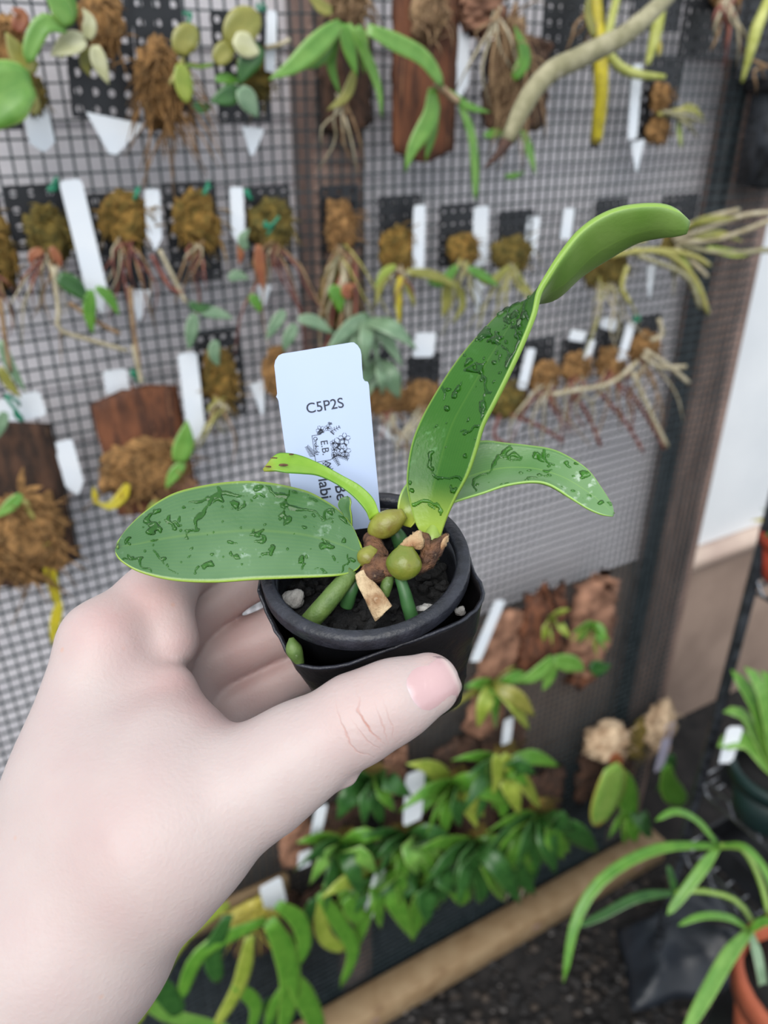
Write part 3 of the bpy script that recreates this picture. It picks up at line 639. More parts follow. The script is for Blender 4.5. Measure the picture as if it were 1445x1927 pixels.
# ---------------------------------------------------------------- third row, right of the pot
ptag((802, 626), (796, 672), 46, 'squarish white tag above the dark mount beside the tall leaf', .02, kind='flat')
row2(766, 828, 668, 740, 790, 748, 80, 60, 'moss_tan', 'dark sheet with brown moss low behind the tall leaf', None, 8, 41, (40, 110), ('root_tan', 'root_pale'))
row2(690, 742, 650, 730, 728, 752, 76, 60, 'moss_tan', 'brown moss tuft just right of the printed label', None, 6, 42, (40, 90), ('root_tan', 'root_pale', 'stem_maroon'))
ptag((720, 800), (760, 830), 24, 'white tag lying slanted beyond the printed label', .03, kind='flat')
for i_, (L, R, T, B, mx, my, lab) in enumerate(((960, 1036, 642, 730, 1024, 706, 'black sheet with russet moss nearest the tall leaf in the third row'), (1058, 1104, 634, 700, 1084, 690, 'black sheet with tan moss second from the tall leaf in the third row'),
                                (1124, 1170, 612, 690, 1150, 680, 'black sheet with tan moss third from the tall leaf in the third row'), (1184, 1238, 594, 660, 1212, 654, 'rightmost black sheet of the third row with a wispy tan tuft'))):
    rr = row2(L, R, T, B, mx, my, 62, 56, 'moss_tan', lab, (L + 10, T + 10) if i_ in (0, 3) else None, 7, 43 + i_, (50, 120), ('root_pale', 'root_tan', 'stem_maroon'))
    if i_ == 3:
        for q in ([(1215, 660), (1260, 690), (1295, 720)], [(1210, 670), (1240, 690), (1290, 690)], [(1200, 680), (1150, 720), (1080, 735), (1040, 742)], [(1225, 640), (1245, 630), (1240, 600)], [(1190, 700), (1230, 790), (1255, 840)]): wtube(rr, q, 4.5, 'root_pale', .05, 'stem', 6, 12)
ptag((1000, 656), (982, 732), 22, 'slanting white tag on the first black sheet of the third row', .028, kind='flat'); ptag((1115, 640), (1098, 690), 18, 'white tag between the second and third sheets of the third row', .026, kind='flat')
ptag((1190, 604), (1168, 680), 22, 'slanting white tag on the rightmost sheet of the third row', .03, kind='flat'); ptag((1090, 622), (1084, 642), 40, 'white tag top above the second sheet of the third row', .02, kind='flat'); ptag((1150, 600), (1142, 620), 40, 'white tag top above the third sheet of the third row', .02, kind='flat')
ptag((978, 776), (972, 812), 30, 'small white tag tip low between the drooping roots', .014, kind='tri')
r = orchid(960, 780, 'brown moss tuft with bare reddish roots trailing below the tall leaf'); moss(r, 950, 752, 70, 70, 'moss_olive', seed=48); slab(r, 925, 985, 715, 780, 'bark_brown', seed=48)
for q in ([(1080, 740), (1110, 790), (1130, 840)], [(1130, 740), (1180, 800), (1210, 850)], [(1180, 730), (1220, 790), (1250, 845)], [(960, 780), (1010, 800), (1060, 830)], [(940, 780), (930, 820), (960, 840)]): wtube(r, q, 3.5, 'stem_maroon', .03, 'root', 5, 10)

# ---------------------------------------------------------------- left, below the second row
row2(374, 458, 622, 784, 414, 712, 62, 110, 'moss_gold', 'black sheet with shaggy golden green moss above the large leaf', None, 8, 51, (40, 110), ('leaf_olive', 'root_tan', 'root_pale'), leaves=[([(405, 640), (402, 665), (412, 690)], 24, 'leaf_grey', .05), ([(365, 590), (360, 620), (355, 660)], 26, 'leaf_grey', .05), ([(375, 585), (410, 590), (440, 600)], 22, 'leaf_grey', .05), ([(355, 570), (375, 580), (400, 575)], 18, 'leaf_dark', .05)])
ptag((352, 664), (372, 830), 36, 'long white tag left of the shaggy golden green moss', .034, kind='point'); ptag((484, 720), (494, 780), 30, 'faint white tag between the golden moss and the printed label', .014, kind='tri')
r = orchid(270, 830, 'red brown wooden plaque with tan moss and one bright green leaf'); slab(r, 188, 350, 718, 960, 'bark_red', th=.016, rnd=.10, seed=52, lump=.03, tilt=0.06); moss(r, 270, 880, 150, 120, 'moss_tan', off=.03, seed=53, strands=70); moss(r, 320, 915, 90, 70, 'bark_pink', off=.03, seed=54, strands=20)
wleaf(r, [(335, 870), (345, 835), (352, 790)], 40, 'leaf_bright', .06); wleaf(r, [(345, 870), (325, 895), (312, 920)], 24, 'leaf_bright', .06); wleaf(r, [(240, 910), (228, 935), (205, 952), (180, 945)], 22, 'leaf_yellow', .05); wleaf(r, [(182, 950), (178, 930), (176, 915)], 12, 'leaf_yellow', .045); wleaf(r, [(300, 940), (285, 960), (275, 980)], 18, 'leaf_lime', .05)
tie(r, 258, 708, .03, 12)
ptag((216, 696), (222, 740), 44, 'white tag poking up behind the red brown plaque', .008, kind='flat')
r = orchid(45, 930, 'dark brown wooden plaque with tan moss at the left edge'); slab(r, -120, 124, 784, 1095, 'bark_brown', th=.018, rnd=.08, seed=55, lump=.03); moss(r, 40, 1010, 150, 170, 'moss_tan', off=.034, seed=56, strands=90)
wleaf(r, [(85, 1020), (95, 1080), (110, 1140)], 22, 'leaf_yellow', .05, 'strap'); wleaf(r, [(112, 1130), (102, 1180), (98, 1215)], 20, 'leaf_yellow', .05); wleaf(r, [(40, 930), (20, 950), (-10, 975)], 24, 'leaf_bright', .06)
for q in ([(40, 930), (40, 900), (44, 878)], [(40, 930), (60, 920), (82, 915)], [(42, 935), (70, 935), (85, 950)], [(100, 1010), (120, 1030), (130, 1045)], [(95, 1040), (120, 1050), (115, 1075)]): wleaf(r, q, 14, 'moss_tan', .05)
wtube(r, [(45, 940), (70, 990), (85, 1030)], 6, 'leaf_olive', .05); tie(r, 20, 765, .03, 18)
wleaf(r, [(10, 775), (0, 800), (-8, 830)], 24, 'leaf_grey', .05)
ptag((30, 745), (46, 792), 84, 'broad white tag with green twine on top of the dark plaque', .02, kind='flat'); ptag((118, 830), (146, 930), 34, 'white tag leaning at the right side of the dark plaque', .024, kind='point')
# loose leafy growth and pale canes between the rows
r = orchid(690, 620, 'pale grey leaved orchid spilling down the post beside the printed label'); moss(r, 640, 560, 70, 150, 'moss_olive', seed=57, strands=20, thick=.3); moss(r, 520, 700, 50, 90, 'moss_tan', seed=58, strands=14)
fan(r, 690, 600, 7, 60, 110, 34, ['leaf_grey'], 20, 160, .05, .3, seed=59); fan(r, 715, 680, 4, 50, 90, 32, ['leaf_grey', 'leaf_mid'], 50, 150, .05, .3, seed=60); stems(r, 650, 480, 8, 120, 260, 4, ['root_tan', 'root_pale', 'stem_maroon'], 70, 110, .03, 61, 'stem')
r = orchid(240, 640, 'bare pale canes arching down below the big slanting tag')
for q in ([(100, 500), (110, 580), (112, 620), (170, 640), (240, 660)], [(130, 570), (190, 610), (225, 628)], [(245, 540), (250, 610), (262, 690)], [(300, 470), (330, 530), (350, 570)], [(285, 480), (320, 540), (345, 550)], [(250, 650), (262, 700), (266, 720)], [(0, 560), (10, 640), (20, 700)]): wtube(r, q, 4.5, random.choice(['root_pale', 'root_tan', 'stem_maroon']), .05, 'cane', 6, 12)

# ---------------------------------------------------------------- lower right of the fence
r = orchid(935, 1230, 'pale brown bark piece with olive leaves just right of the black pots'); slab(r, 890, 962, 1150, 1370, 'bark_pink', seed=62, lump=.12, tilt=-.15); fan(r, 925, 1290, 8, 50, 100, 28, ['leaf_lime', 'leaf_olive', 'leaf_mid'], -60, 200, .05, .4, seed=63); moss(r, 925, 1300, 70, 70, 'moss_olive', seed=64)
ptag((942, 1130), (894, 1245), 26, 'white tag slanting behind the pale bark right of the black pots', .045, kind='flat')
r = orchid(1010, 1190, 'dark red bark chunk with small lime leaves'); slab(r, 972, 1046, 1110, 1240, 'bark_red', th=.03, seed=65, lump=.2, rnd=.4); fan(r, 1030, 1165, 4, 40, 60, 22, ['leaf_lime'], -40, 130, .06, .3, seed=66)
for q in ([(1040, 1235), (1010, 1265), (970, 1285)], [(1035, 1245), (1030, 1280), (1020, 1300)], [(1040, 1240), (1080, 1250), (1100, 1262)]): wleaf(r, q, 34, 'leaf_bright', .06)
r = orchid(1095, 1190, 'pinkish bark chunk with trailing green leaves rightmost on the lower fence'); slab(r, 1060, 1138, 1082, 1250, 'bark_pink', th=.03, seed=67, lump=.2, rnd=.4); slab(r, 1070, 1120, 1190, 1275, 'bark_red', th=.02, seed=68, lump=.2, rnd=.4, name='bark_chunk')
fan(r, 1110, 1180, 8, 30, 60, 20, ['leaf_lime', 'leaf_mid'], 0, 180, .06, .3, seed=69); wleaf(r, [(1110, 1250), (1130, 1258), (1150, 1250)], 30, 'leaf_dark', .05)
r = orchid(1140, 1420, 'cream cork lump with one big two toned green and orange leaf'); moss(r, 1140, 1395, 90, 70, 'bark_cream', off=.05, seed=70, strands=8, thick=.8, name='cork_lump'); slab(r, 1090, 1190, 1380, 1480, 'bark_brown', seed=71, lump=.15)
wleaf(r, [(1148, 1440), (1142, 1490), (1125, 1555)], 84, 'leaf_two', .09, 'oval', .1); wleaf(r, [(1160, 1450), (1180, 1510), (1185, 1580)], 50, 'leaf_mid', .07); wleaf(r, [(1150, 1420), (1160, 1440), (1150, 1460)], 30, 'leaf_orange', .08); fan(r, 1180, 1520, 4, 50, 80, 36, ['leaf_dark', 'leaf_mid'], 40, 140, .05, .3, seed=72)
r = orchid(1240, 1390, 'upright cream cork piece at the fence corner with two drooping green leaves'); moss(r, 1238, 1365, 66, 110, 'bark_cream', off=.05, seed=73, strands=8, thick=.7, name='cork_lump'); moss(r, 1200, 1390, 40, 90, 'moss_olive', off=.04, seed=74, strands=14)
wleaf(r, [(1250, 1440), (1255, 1480), (1290, 1510)], 46, 'leaf_mid', .08, 'oval'); wleaf(r, [(1260, 1420), (1250, 1460), (1235, 1490)], 36, 'leaf_dark', .07)
ptag((1262, 1362), (1240, 1450), 26, 'lilac white tag leaning at the upright cream cork piece', .075, kind='flat', mat='tag_lilac'); ptag((958, 1352), (952, 1400), 22, 'short white tag above the lower leaf mass', .05, kind='flat')

# ---------------------------------------------------------------- leaf mass along the bottom of the fence
G1 = ['leaf_mid', 'leaf_dark', 'leaf_dark', 'leaf_bright']; G2 = ['leaf_mid', 'leaf_lime', 'leaf_dark', 'leaf_mid']; G3 = ['leaf_dark', 'leaf_mid', 'leaf_dark']  # darker leaf mixes put the weaker light low down into the colour
for (x, y, n, lo, hi, w_, ms, a0, a1, sd_, lab) in (
    (690, 1470, 7, 60, 110, 44, G3, 0, 200, 80, 'dark leafy orchid directly under the thumb on the lower fence'),
    (640, 1590, 9, 60, 120, 36, G1, -30, 200, 81, 'green leaved orchid beside the wrist above the ochre rail'),
    (760, 1580, 11, 60, 120, 34, G1, -20, 200, 82, 'green orchid clump below the upright white tag'),
    (850, 1480, 12, 60, 110, 34, G2, -40, 220, 83, 'bright bushy orchid under the bottom of the black pots'),
    (940, 1440, 12, 60, 120, 34, G2, -20, 200, 84, 'yellow green bushy orchid right of the bright bushy one'),
    (890, 1590, 12, 80, 150, 46, G3, 10, 180, 85, 'dark drooping leaf clump in the middle of the lower fence'),
    (1010, 1540, 12, 70, 130, 40, G3, 0, 180, 86, 'dark leaf clump with a wisp of dry roots left of the two toned leaf'),
    (800, 1640, 8, 60, 120, 44, G1, 20, 170, 87, 'low broad leaved clump hanging over the dark foot of the netting'),
    (700, 1650, 8, 60, 130, 40, G2, 0, 180, 88, 'low clump of rounded leaves beside the two long white tags')):
    rr = orchid(x, y, lab); moss(rr, x, y - 20, 70, 80, 'moss_olive', seed=sd_, strands=16); slab(rr, x - 40, x + 40, y - 90, y + 20, 'bark_brown', seed=sd_, lump=.12)
    fan(rr, x, y, n, lo, hi, w_, ms, a0, a1, .045, .45, 'lance', sd_, .2, .07)
    if sd_ == 86: stems(rr, 1000, 1590, 10, 60, 110, 2.5, ['root_tan', 'root_pale'], 95, 140, .05, 90)
    if sd_ == 84:
        for q in ([(930, 1420), (935, 1460), (925, 1500)], [(945, 1420), (965, 1450), (975, 1480)]): wleaf(rr, q, 28, 'leaf_lime', .09)
for (q, w_, m_) in (([(820, 1610), (800, 1680), (790, 1750)], 30, 'leaf_mid'), ([(830, 1600), (850, 1650), (880, 1700)], 46, 'leaf_mid'), ([(880, 1600), (905, 1650), (905, 1700)], 40, 'leaf_dark')):
    wleaf(rr, q, w_, m_, .07, 'strap')
ptag((782, 1452), (776, 1548), 42, 'upright white tag in the leaf mass below the pots', .07, kind='flat'); ptag((606, 1516), (594, 1572), 24, 'small white tag beside the wrist above the ochre rail', .06, kind='flat')
ptag((716, 1640), (690, 1732), 26, 'long narrow white tag slanting low in the leaf mass', .07, kind='flat'); ptag((508, 1660), (520, 1708), 44, 'white tag just below the ochre rail', .06, kind='flat'); ptag((628, 1640), (632, 1668), 34, 'half hidden white tag left of the low rounded leaves', .05, kind='flat'); ptag((574, 1602), (572, 1632), 26, 'tiny white tag left of the green orchid beside the wrist', .06, kind='flat'); ptag((840, 1524), (842, 1548), 20, 'tiny white tag in the centre of the leaf mass', .06, kind='flat')
r = orchid(555, 1600, 'pinkish bark piece between the wrist and the leaf mass'); slab(r, 522, 580, 1530, 1620, 'bark_pink', seed=91, lump=.15); slab(r, 690, 760, 1410, 1490, 'bark_pink', seed=92, lump=.15, name='bark_chunk')
r = orchid(490, 1730, 'strap leaved orchid with yellow flecked crown at the lower left', ); moss(r, 470, 1720, 110, 60, 'leaf_yellow', off=.05, seed=93, strands=26); slab(r, 430, 560, 1690, 1780, 'bark_brown', seed=93)
for q, w_, m_ in (([(430, 1700), (345, 1760), (290, 1850), (250, 1940)], 34, 'leaf_lime'), ([(500, 1730), (380, 1790), (335, 1890)], 34, 'leaf_mid'), ([(505, 1730), (535, 1790), (545, 1860), (530, 1950)], 44, 'leaf_mid'), ([(520, 1700), (560, 1730), (572, 1780), (548, 1830)], 32, 'leaf_mid'), ([(545, 1830), (580, 1890), (605, 1950)], 40, 'leaf_mid'),
                   ([(470, 1760), (450, 1850), (400, 1940)], 32, 'leaf_lime'), ([(265, 1840), (300, 1900), (380, 1925), (440, 1935)], 28, 'leaf_bright'), ([(430, 1720), (400, 1790), (412, 1850)], 36, 'leaf_dark'), ([(440, 1850), (480, 1890), (470, 1950)], 26, 'leaf_mid'), ([(560, 1830), (520, 1880), (500, 1940)], 24, 'leaf_mid'), ([(290, 1840), (320, 1880), (340, 1910)], 40, 'leaf_dark')):
    wleaf(r, q, w_, m_, .10, 'strap', .15)
r = orchid(620, 1740, 'small strap leaved orchid with curling tips right of the yellow crown'); moss(r, 590, 1710, 60, 60, 'moss_olive', seed=94); slab(r, 560, 640, 1660, 1750, 'bark_brown', seed=94)
for q, w_, m_ in (([(600, 1680), (640, 1740), (664, 1790), (640, 1860)], 30, 'leaf_mid'), ([(600, 1690), (610, 1760), (650, 1790)], 30, 'leaf_lime'), ([(610, 1660), (650, 1665), (670, 1650)], 34, 'leaf_bright'), ([(590, 1690), (560, 1760), (530, 1790)], 30, 'leaf_dark'), ([(650, 1690), (670, 1720), (690, 1730)], 34, 'leaf_mid'), ([(500, 1880), (510, 1900), (530, 1930)], 30, 'leaf_dark')):
    wleaf(r, q, w_, m_, .08, 'strap', .15)

# ================================================================== RIGHT: WIRE RACK WITH POTS
RC = P(1320, 1462, 1.32); RX, RY = RC.x, RC.y
def rk(a, b, z): return V((RX, RY, 0)) + UU * a + NN * b + ZZ * z      # a = away to the right, b = towards the viewer
zs = [RC.z, 0.0, 0.0]; zs[1] = zs[0] - 0.17; zs[2] = zs[0] + 0.40
rack = thing('wire_rack', 'black and zinc wire shelving rack at the right edge', 'rack', rk(0, 0, 0))
for a in (0, 0.45):
    for b in (0, 0.75):
        mk('rack_post', tube([rk(a, b, 0.0), rk(a, b, 0.5), rk(a, b, 1.15)], 0.0085, 10, 20), 'wire_black', rack)
for k in range(40):
    pass
for z in zs:
    fr = mk('shelf_rail', join(*[tube([rk(a0, b0, z + dz), rk(a1, b1, z + dz)], 0.003, 6, 2) for dz in (0, -0.028) for (a0, b0, a1, b1) in ((0, 0, 0, .75), (0, .75, .45, .75), (.45, .75, .45, 0), (.45, 0, 0, 0))]), 'wire_zinc', rack)
    zig = [rk(0, 0.75 * i / 30, z - (0.028 if i % 2 else 0)) for i in range(31)]
    mk('truss_wire', tube(zig, 0.0022, 5, 120), 'wire_zinc', fr)
    mk('shelf_wires', join(*[tube([rk(0, 0.03 * i, z), rk(0.45, 0.03 * i, z)], 0.0018, 5, 1) for i in range(26)]), 'wire_zinc', fr)
def lathe(c, prof, n=28, ax=None, caps=(True, True)):
    ax = ax or (V((1, 0, 0)), V((0, 1, 0)), V((0, 0, 1))); vs = []; fs = []
    for (r_, h_) in prof:
        for k in range(n):
            an = 2 * math.pi * k / n; vs.append(V(c) + ax[0] * (r_ * math.cos(an)) + ax[1] * (r_ * math.sin(an)) + ax[2] * h_)
    m = len(prof)
    for i in range(m - 1):
        for k in range(n):
            k2 = (k + 1) % n; fs.append((i * n + k, i * n + k2, (i + 1) * n + k2, (i + 1) * n + k))
    if caps[0]: fs.append(tuple(range(n))[::-1])
    if caps[1]: fs.append(tuple((m - 1) * n + k for k in range(n)))
    return vs, fs
def flowerpot(c, r_, h_, mat, label, name='flower_pot', soil='mix_black'):
    t = thing(name, label, 'pot', c)
    mk('body', lathe(c, [(r_ * .68, 0), (r_ * .7, .003), (r_ * .92, h_ * .78), (r_ * .84, h_ * .78), (r_ * .62, .006)]), mat, t)
    mk('rim', lathe(c, [(r_ * .92, h_ * .76), (r_ * 1.0, h_ * .76), (r_ * 1.02, h_ * .98), (r_ * .98, h_), (r_ * .9, h_), (r_ * .86, h_ * .76)], caps=(False, False)), mat, t)
    mk('potting_soil', lathe(c + V((0, 0, h_ * .80)), [(r_ * .87, -.012), (r_ * .87, 0), (r_ * .4, .006), (r_ * .02, .008)], 20), soil, t)
    return t
# pots on the shelves and their plants
def tray(b0, b1, z, label):
    t = thing('plant_tray', label, 'tray', rk(.2, (b0 + b1) / 2, z)); hb = (b1 - b0) / 2
    mk('floor_panel', box(rk(.22, (b0 + b1) / 2, z + .006), (UU, NN, ZZ), (.20, hb, .003)), 'black_plastic', t, False)
    for (a, b, ha, hb_) in ((.02, (b0 + b1) / 2, .003, hb), (.42, (b0 + b1) / 2, .003, hb), (.22, b0, .20, .003), (.22, b1, .20, .003)):
        mk('side_panel', box(rk(a, b, z + .028), (UU, NN, ZZ), (ha, hb_, .026)), 'black_plastic', t, False)
tray(.02, .73, zs[0], 'black plant tray on the middle shelf of the wire rack'); tray(.02, .73, zs[1], 'black plant tray on the bottom shelf of the wire rack')
q = ray_plane(1482, 1088, V((0, 0, zs[2])), ZZ); c = q; flowerpot(c, .05, .07, 'pot_orange', 'orange plastic pot on the top shelf of the rack')
t = thing('potted_plant', 'small leafy plant in the orange pot on the top shelf', 'plant', c + V((0, 0, .07)), None)
for k in range(9):
    an = k * .7; d = V((math.cos(an), math.sin(an), 0)); mk('leaf', leafgeo([c + V((0, 0, .06)), c + d * .03 + V((0, 0, .085)), c + d * .065 + V((0, 0, .08))], .022, ZZ, 'lance'), ['leaf_mid', 'leaf_yellow', 'leaf_dark'][k % 3], t)
c = ray_plane(1440, 1530, V((0, 0, zs[0] + .01)), ZZ); flowerpot(c, .07, .10, 'pot_green', 'dark green pot on the middle shelf of the rack')
t = thing('potted_plant', 'broad strap leaved plant in the dark green pot on the middle shelf', 'plant', c + V((0, 0, .09)), None)
top = c + V((0, 0, .08)); DT = (top - CAM).dot(FW)
for k, (pts, wl) in enumerate((([(1445, 1420), (1400, 1395), (1350, 1405)], 44), ([(1450, 1410), (1420, 1330), (1375, 1260)], 36), ([(1455, 1410), (1430, 1300), (1400, 1255)], 34), ([(1460, 1410), (1450, 1300), (1430, 1262)], 32), ([(1465, 1410), (1500, 1300), (1520, 1260)], 34), ([(1465, 1420), (1520, 1390), (1570, 1410)], 40), ([(1440, 1412), (1400, 1350), (1360, 1340)], 30))):
    P3 = [top] + [P(x, y, DT - .01 - .02 * (k % 3)) for x, y in pts[1:]]
    mk('leaf', leafgeo(P3, wl * DT / F, (ZZ - FW * .5).normalized(), 'strap', .25), ['leaf_bright', 'leaf_mid'][k % 2], t)
p0 = P(1378, 1390, DT - .02)
tag(mk('plant_tag', prism([p0 + RT * a_ + ZZ * b_ for a_, b_ in ((-.010, -.05), (.010, -.05), (.012, .018), (.007, .024), (-.007, .024), (-.012, .018))], -FW, .001), 'tag_white', None, False), 'white tag standing in the dark green pot on the rack', 'plant tag')
c = rk(.16, .14, zs[1] + .01); flowerpot(c, .065, .09, 'black_plastic', 'black pot on the bottom shelf of the rack')

# terracotta pot with arching strap leaves at the lower right corner
c = P(1475, 1985, 0.98); c = V((c.x, c.y, c.z))
flowerpot(c, .085, .15, 'terracotta', 'terracotta pot in the lower right corner')
st = tag(mk('pot_stand', lathe(V((c.x, c.y, 0)), [(.10, 0), (.10, .02), (.05, .03), (.04, c.z - .03), (.09, c.z - .015), (.09, c.z)], 24), 'black_plastic'), 'dark pedestal under the terracotta pot at the lower right corner', 'stand')
t = thing('potted_plant', 'spider like plant with arching strap leaves over the terracotta pot', 'plant', c + V((0, 0, .12)), None)
def pleaf(par, pts, wpx, mat, kind='strap'):
    m = pts[len(pts) // 2]; mk('leaf', leafgeo([P(*q) for q in pts], wpx * 0.72 * m[2] / F, (UP * .8 - FW * .6).normalized(), kind, .3, ns=15), mat, par)
base = (1440, 1840, 0.98)
mk('stem', tube([P(*base), P(1425, 1790, .97), P(1410, 1752, .96)], .005, 6, 8), 'leaf_mid', t); mk('stem', tube([P(1460, 1850, .98), P(1440, 1690, 1.0), P(1400, 1600, 1.02), P(1355, 1592, 1.02)], .004, 6, 14), 'leaf_mid', t)
mk('stem', tube([P(1460, 1850, .98), P(1400, 1710, 1.02), P(1330, 1678, 1.04), P(1270, 1680, 1.05)], .004, 6, 14), 'leaf_mid', t)
for q, w_, m_ in (([(1355, 1592, 1.02), (1240, 1598, 1.0), (1140, 1650, .98), (1085, 1730, .97), (1060, 1850, .97)], 30, 'leaf_mid'), ([(1350, 1590, 1.02), (1310, 1545, 1.01), (1270, 1528, 1.0), (1232, 1545, 1.0)], 24, 'leaf_mid'), ([(1350, 1595, 1.02), (1310, 1650, 1.0), (1255, 1722, .99)], 30, 'leaf_bright'), ([(1355, 1592, 1.02), (1400, 1595, 1.0), (1440, 1640, .98), (1460, 1700, .97)], 22, 'leaf_mid'),
                   ([(1272, 1680, 1.05), (1200, 1690, 1.04), (1130, 1725, 1.04), (1085, 1745, 1.04)], 26, 'leaf_dark'), ([(1270, 1680, 1.05), (1262, 1650, 1.05), (1256, 1628, 1.05)], 20, 'leaf_dark'),
                   ([(1410, 1752, .96), (1370, 1800, .93), (1330, 1870, .90), (1285, 1950, .87)], 40, 'leaf_bright'), ([(1408, 1750, .96), (1370, 1728, .95), (1320, 1725, .94), (1275, 1742, .94)], 22, 'leaf_mid'), ([(1410, 1752, .96), (1425, 1800, .94), (1440, 1890, .93)], 26, 'leaf_grey'), ([(1412, 1750, .96), (1440, 1735, .95), (1480, 1740, .94)], 26, 'leaf_mid')):
    pleaf(t, q, w_, m_)
# black plastic sheet crumpled on the soil
ga = np.zeros((22, 22, 3)); A0, A1, A2, A3 = FP(1165, 1745), FP(1340, 1660), FP(1180, 1905), FP(1470, 1840)
for i in range(22):
    for j in range(22):
        s_, t_ = i / 21, j / 21; p = (A0 * (1 - s_) + A1 * s_) * (1 - t_) + (A2 * (1 - s_) + A3 * s_) * t_
        e = min(1, 5 * min(s_, 1 - s_, t_, 1 - t_)); p = p + V((0.02 * noise.noise(p * 9), 0.02 * noise.noise(p * 9 + V((5, 0, 0))), 0))
        ga[i, j] = (p.x, p.y, 0.008 + e * (0.05 + 0.035 * noise.noise(p * 7) + 0.03 * abs(noise.noise(p * 16))))
tag(mk('plastic_sheet', sheet(ga, -0.003, 1.0), 'black_sheet'), 'crumpled dark plastic sheet lying on the soil', 'sheet')

# ================================================================== FOREGROUND: POTS
def camdir(x, y, z): return (RT * x + UP * y - FW * z).normalized()
PC = P(686, 1051, 0.211)
AX = camdir(-0.075, 0.755, 0.65)
PX = (RT - AX * RT.dot(AX)).normalized(); PX = (Matrix.Rotation(math.radians(5), 3, AX) @ PX); PY = AX.cross(PX)
PAX = (PX, PY, AX)
def pot_px(x, y, h=0.0): return ray_plane(x, y, PC + AX * h, AX)
def pot_pt(r_, an, h_): return PC + PX * (r_ * math.cos(an)) + PY * (r_ * math.sin(an)) + AX * h_
RO = 0.0278
pot = thing('nursery_pot', 'round black plastic nursery pot holding the young orchid', 'pot', PC - AX * 0.05)
mk('rim', lathe(PC, [(RO * .985, -.0045), (RO, -.0040), (RO * 1.003, -.0010), (RO * .99, 0), (RO * .90, .0003), (RO * .872, -.0006), (RO * .865, -.006), (RO * .90, -.006), (RO * .985, -.0045)], 72, PAX, (False, False)), 'pot_rim', pot)
body = mk('body', lathe(PC, [(RO * .60, -.052), (RO * .63, -.0515), (RO * .93, -.0044), (RO * .95, -.004), (RO * .868, -.0030), (RO * .862, -.0075), (RO * .838, -.0082), (RO * .60, -.050)], 72, PAX, (True, True)), 'pot_black', pot)
# outer pot: soft square pot whose wall sags under the thumb
def outer_pot():
    rim = [(487, 1112, -.003), (500, 1148, -.006), (520, 1188, -.0085), (540, 1226, -.011), (556, 1246, -.0110), (590, 1257, -.0110), (640, 1253, -.0098), (700, 1234, -.0076), (760, 1212, -.0056), (820, 1190, -.0050), (868, 1168, -.0050), (896, 1146, -.0056), (909, 1122, -.0052), (904, 1098, -.0050), (888, 1072, -.0050)]
    pts = [pot_px(*q) for q in rim]
    # the far side, hidden behind the inner pot, stays a rounded square
    for an, rr, hh in ((0.25, .0287, -.006), (0.6, .0300, -.007), (0.95, .0300, -.007), (1.35, .0288, -.007), (1.75, .0286, -.007), (2.15, .0296, -.006), (2.5, .0300, -.006), (2.85, .0290, -.005)): pts.append(pot_pt(rr, an, hh))
    loop = cr([tuple(p) for p in pts + [pts[0]]], 97)[:-1]
    c0 = PC - AX * 0.053 + PX * 0.0015
    n = len(loop); rows = 22; vs = []; fs = []
    for i in range(rows):
        t = i / (rows - 1)
        for k in range(n):
            p = V(loop[k]); q = p - PC; h = q.dot(AX); fl_ = q - AX * h; an = math.atan2(fl_.dot(PY), fl_.dot(PX))
            sq = 0.0205 / max(abs(math.cos(an - .25)), abs(math.sin(an - .25))) ** 0.55
            b_ = c0 + PX * (sq * math.cos(an)) + PY * (sq * math.sin(an))
            v = p.lerp(b_, t)
            nrm_ = (v - (PC + AX * (v - PC).dot(AX))); nrm_.normalize()
            v = v + nrm_ * (0.0009 * math.sin(math.pi * t) * noise.noise(v * 120) + 0.0012 * math.sin(math.pi * min(1, t * 3)) * 0.3 + 0.0004 * noise.noise(v * 400))
            if i == rows - 1: v = v + nrm_ * -0.001
            vs.append(v)
    for i in range(rows - 1):
        for k in range(n):
            k2 = (k + 1) % n; fs.append((i * n + k, (i + 1) * n + k, (i + 1) * n + k2, i * n + k2))
    return vs, fs, n, rows
ov, of_, on, orows = outer_pot()
op = thing('square_pot', 'larger soft black plastic pot sleeved around the round nursery pot', 'pot', PC - AX * 0.055)
ow = mk('wall', (ov, of_), 'pot_soft', op); so = ow.modifiers.new('thickness', 'SOLIDIFY'); so.thickness = 0.0007; so.offset = -1
bl = [V(v) for v in ov[(orows - 1) * on:]]; bc = sum(bl, V((0, 0, 0))) / len(bl)
mk('base', (bl + [bc - AX * .0003], [(k, on, (k + 1) % on) for k in range(on)]), 'pot_soft', op)
rimp = [V(v) for v in ov[:on]]; mk('lip', tube(rimp + [rimp[0]], 0.0005, 6, on), 'pot_rim', op)

# potting mix, perlite
SH = -0.0135
def mix_surface():
    vs, fs = [], []; n = 60; rings = 16
    for i in range(rings):
        rr = RO * .845 * (i + 0.02) / (rings - 1)
        for k in range(n):
            p = pot_pt(rr, 2 * math.pi * k / n, 0); h = SH + .0025 * noise.noise(p * 220) + .0016 * noise.noise(p * 600)
            vs.append(pot_pt(rr, 2 * math.pi * k / n, h))
    for i in range(rings - 1):
        for k in range(n):
            k2 = (k + 1) % n; fs.append((i * n + k, i * n + k2, (i + 1) * n + k2, (i + 1) * n + k))
    return vs, fs
gs = [mix_surface()]
rnd = random.Random(5)
for k in range(150):
    a_ = rnd.uniform(0, 6.283); rr = RO * .80 * math.sqrt(rnd.random()); s_ = rnd.uniform(.0008, .0026)
    gs.append(blob(pot_pt(rr, a_, SH + rnd.uniform(0, .003)), (s_, s_ * rnd.uniform(.5, 1), s_ * rnd.uniform(.4, .9)), (PX, PY, AX), .5, 1.6, 2, k, .3))
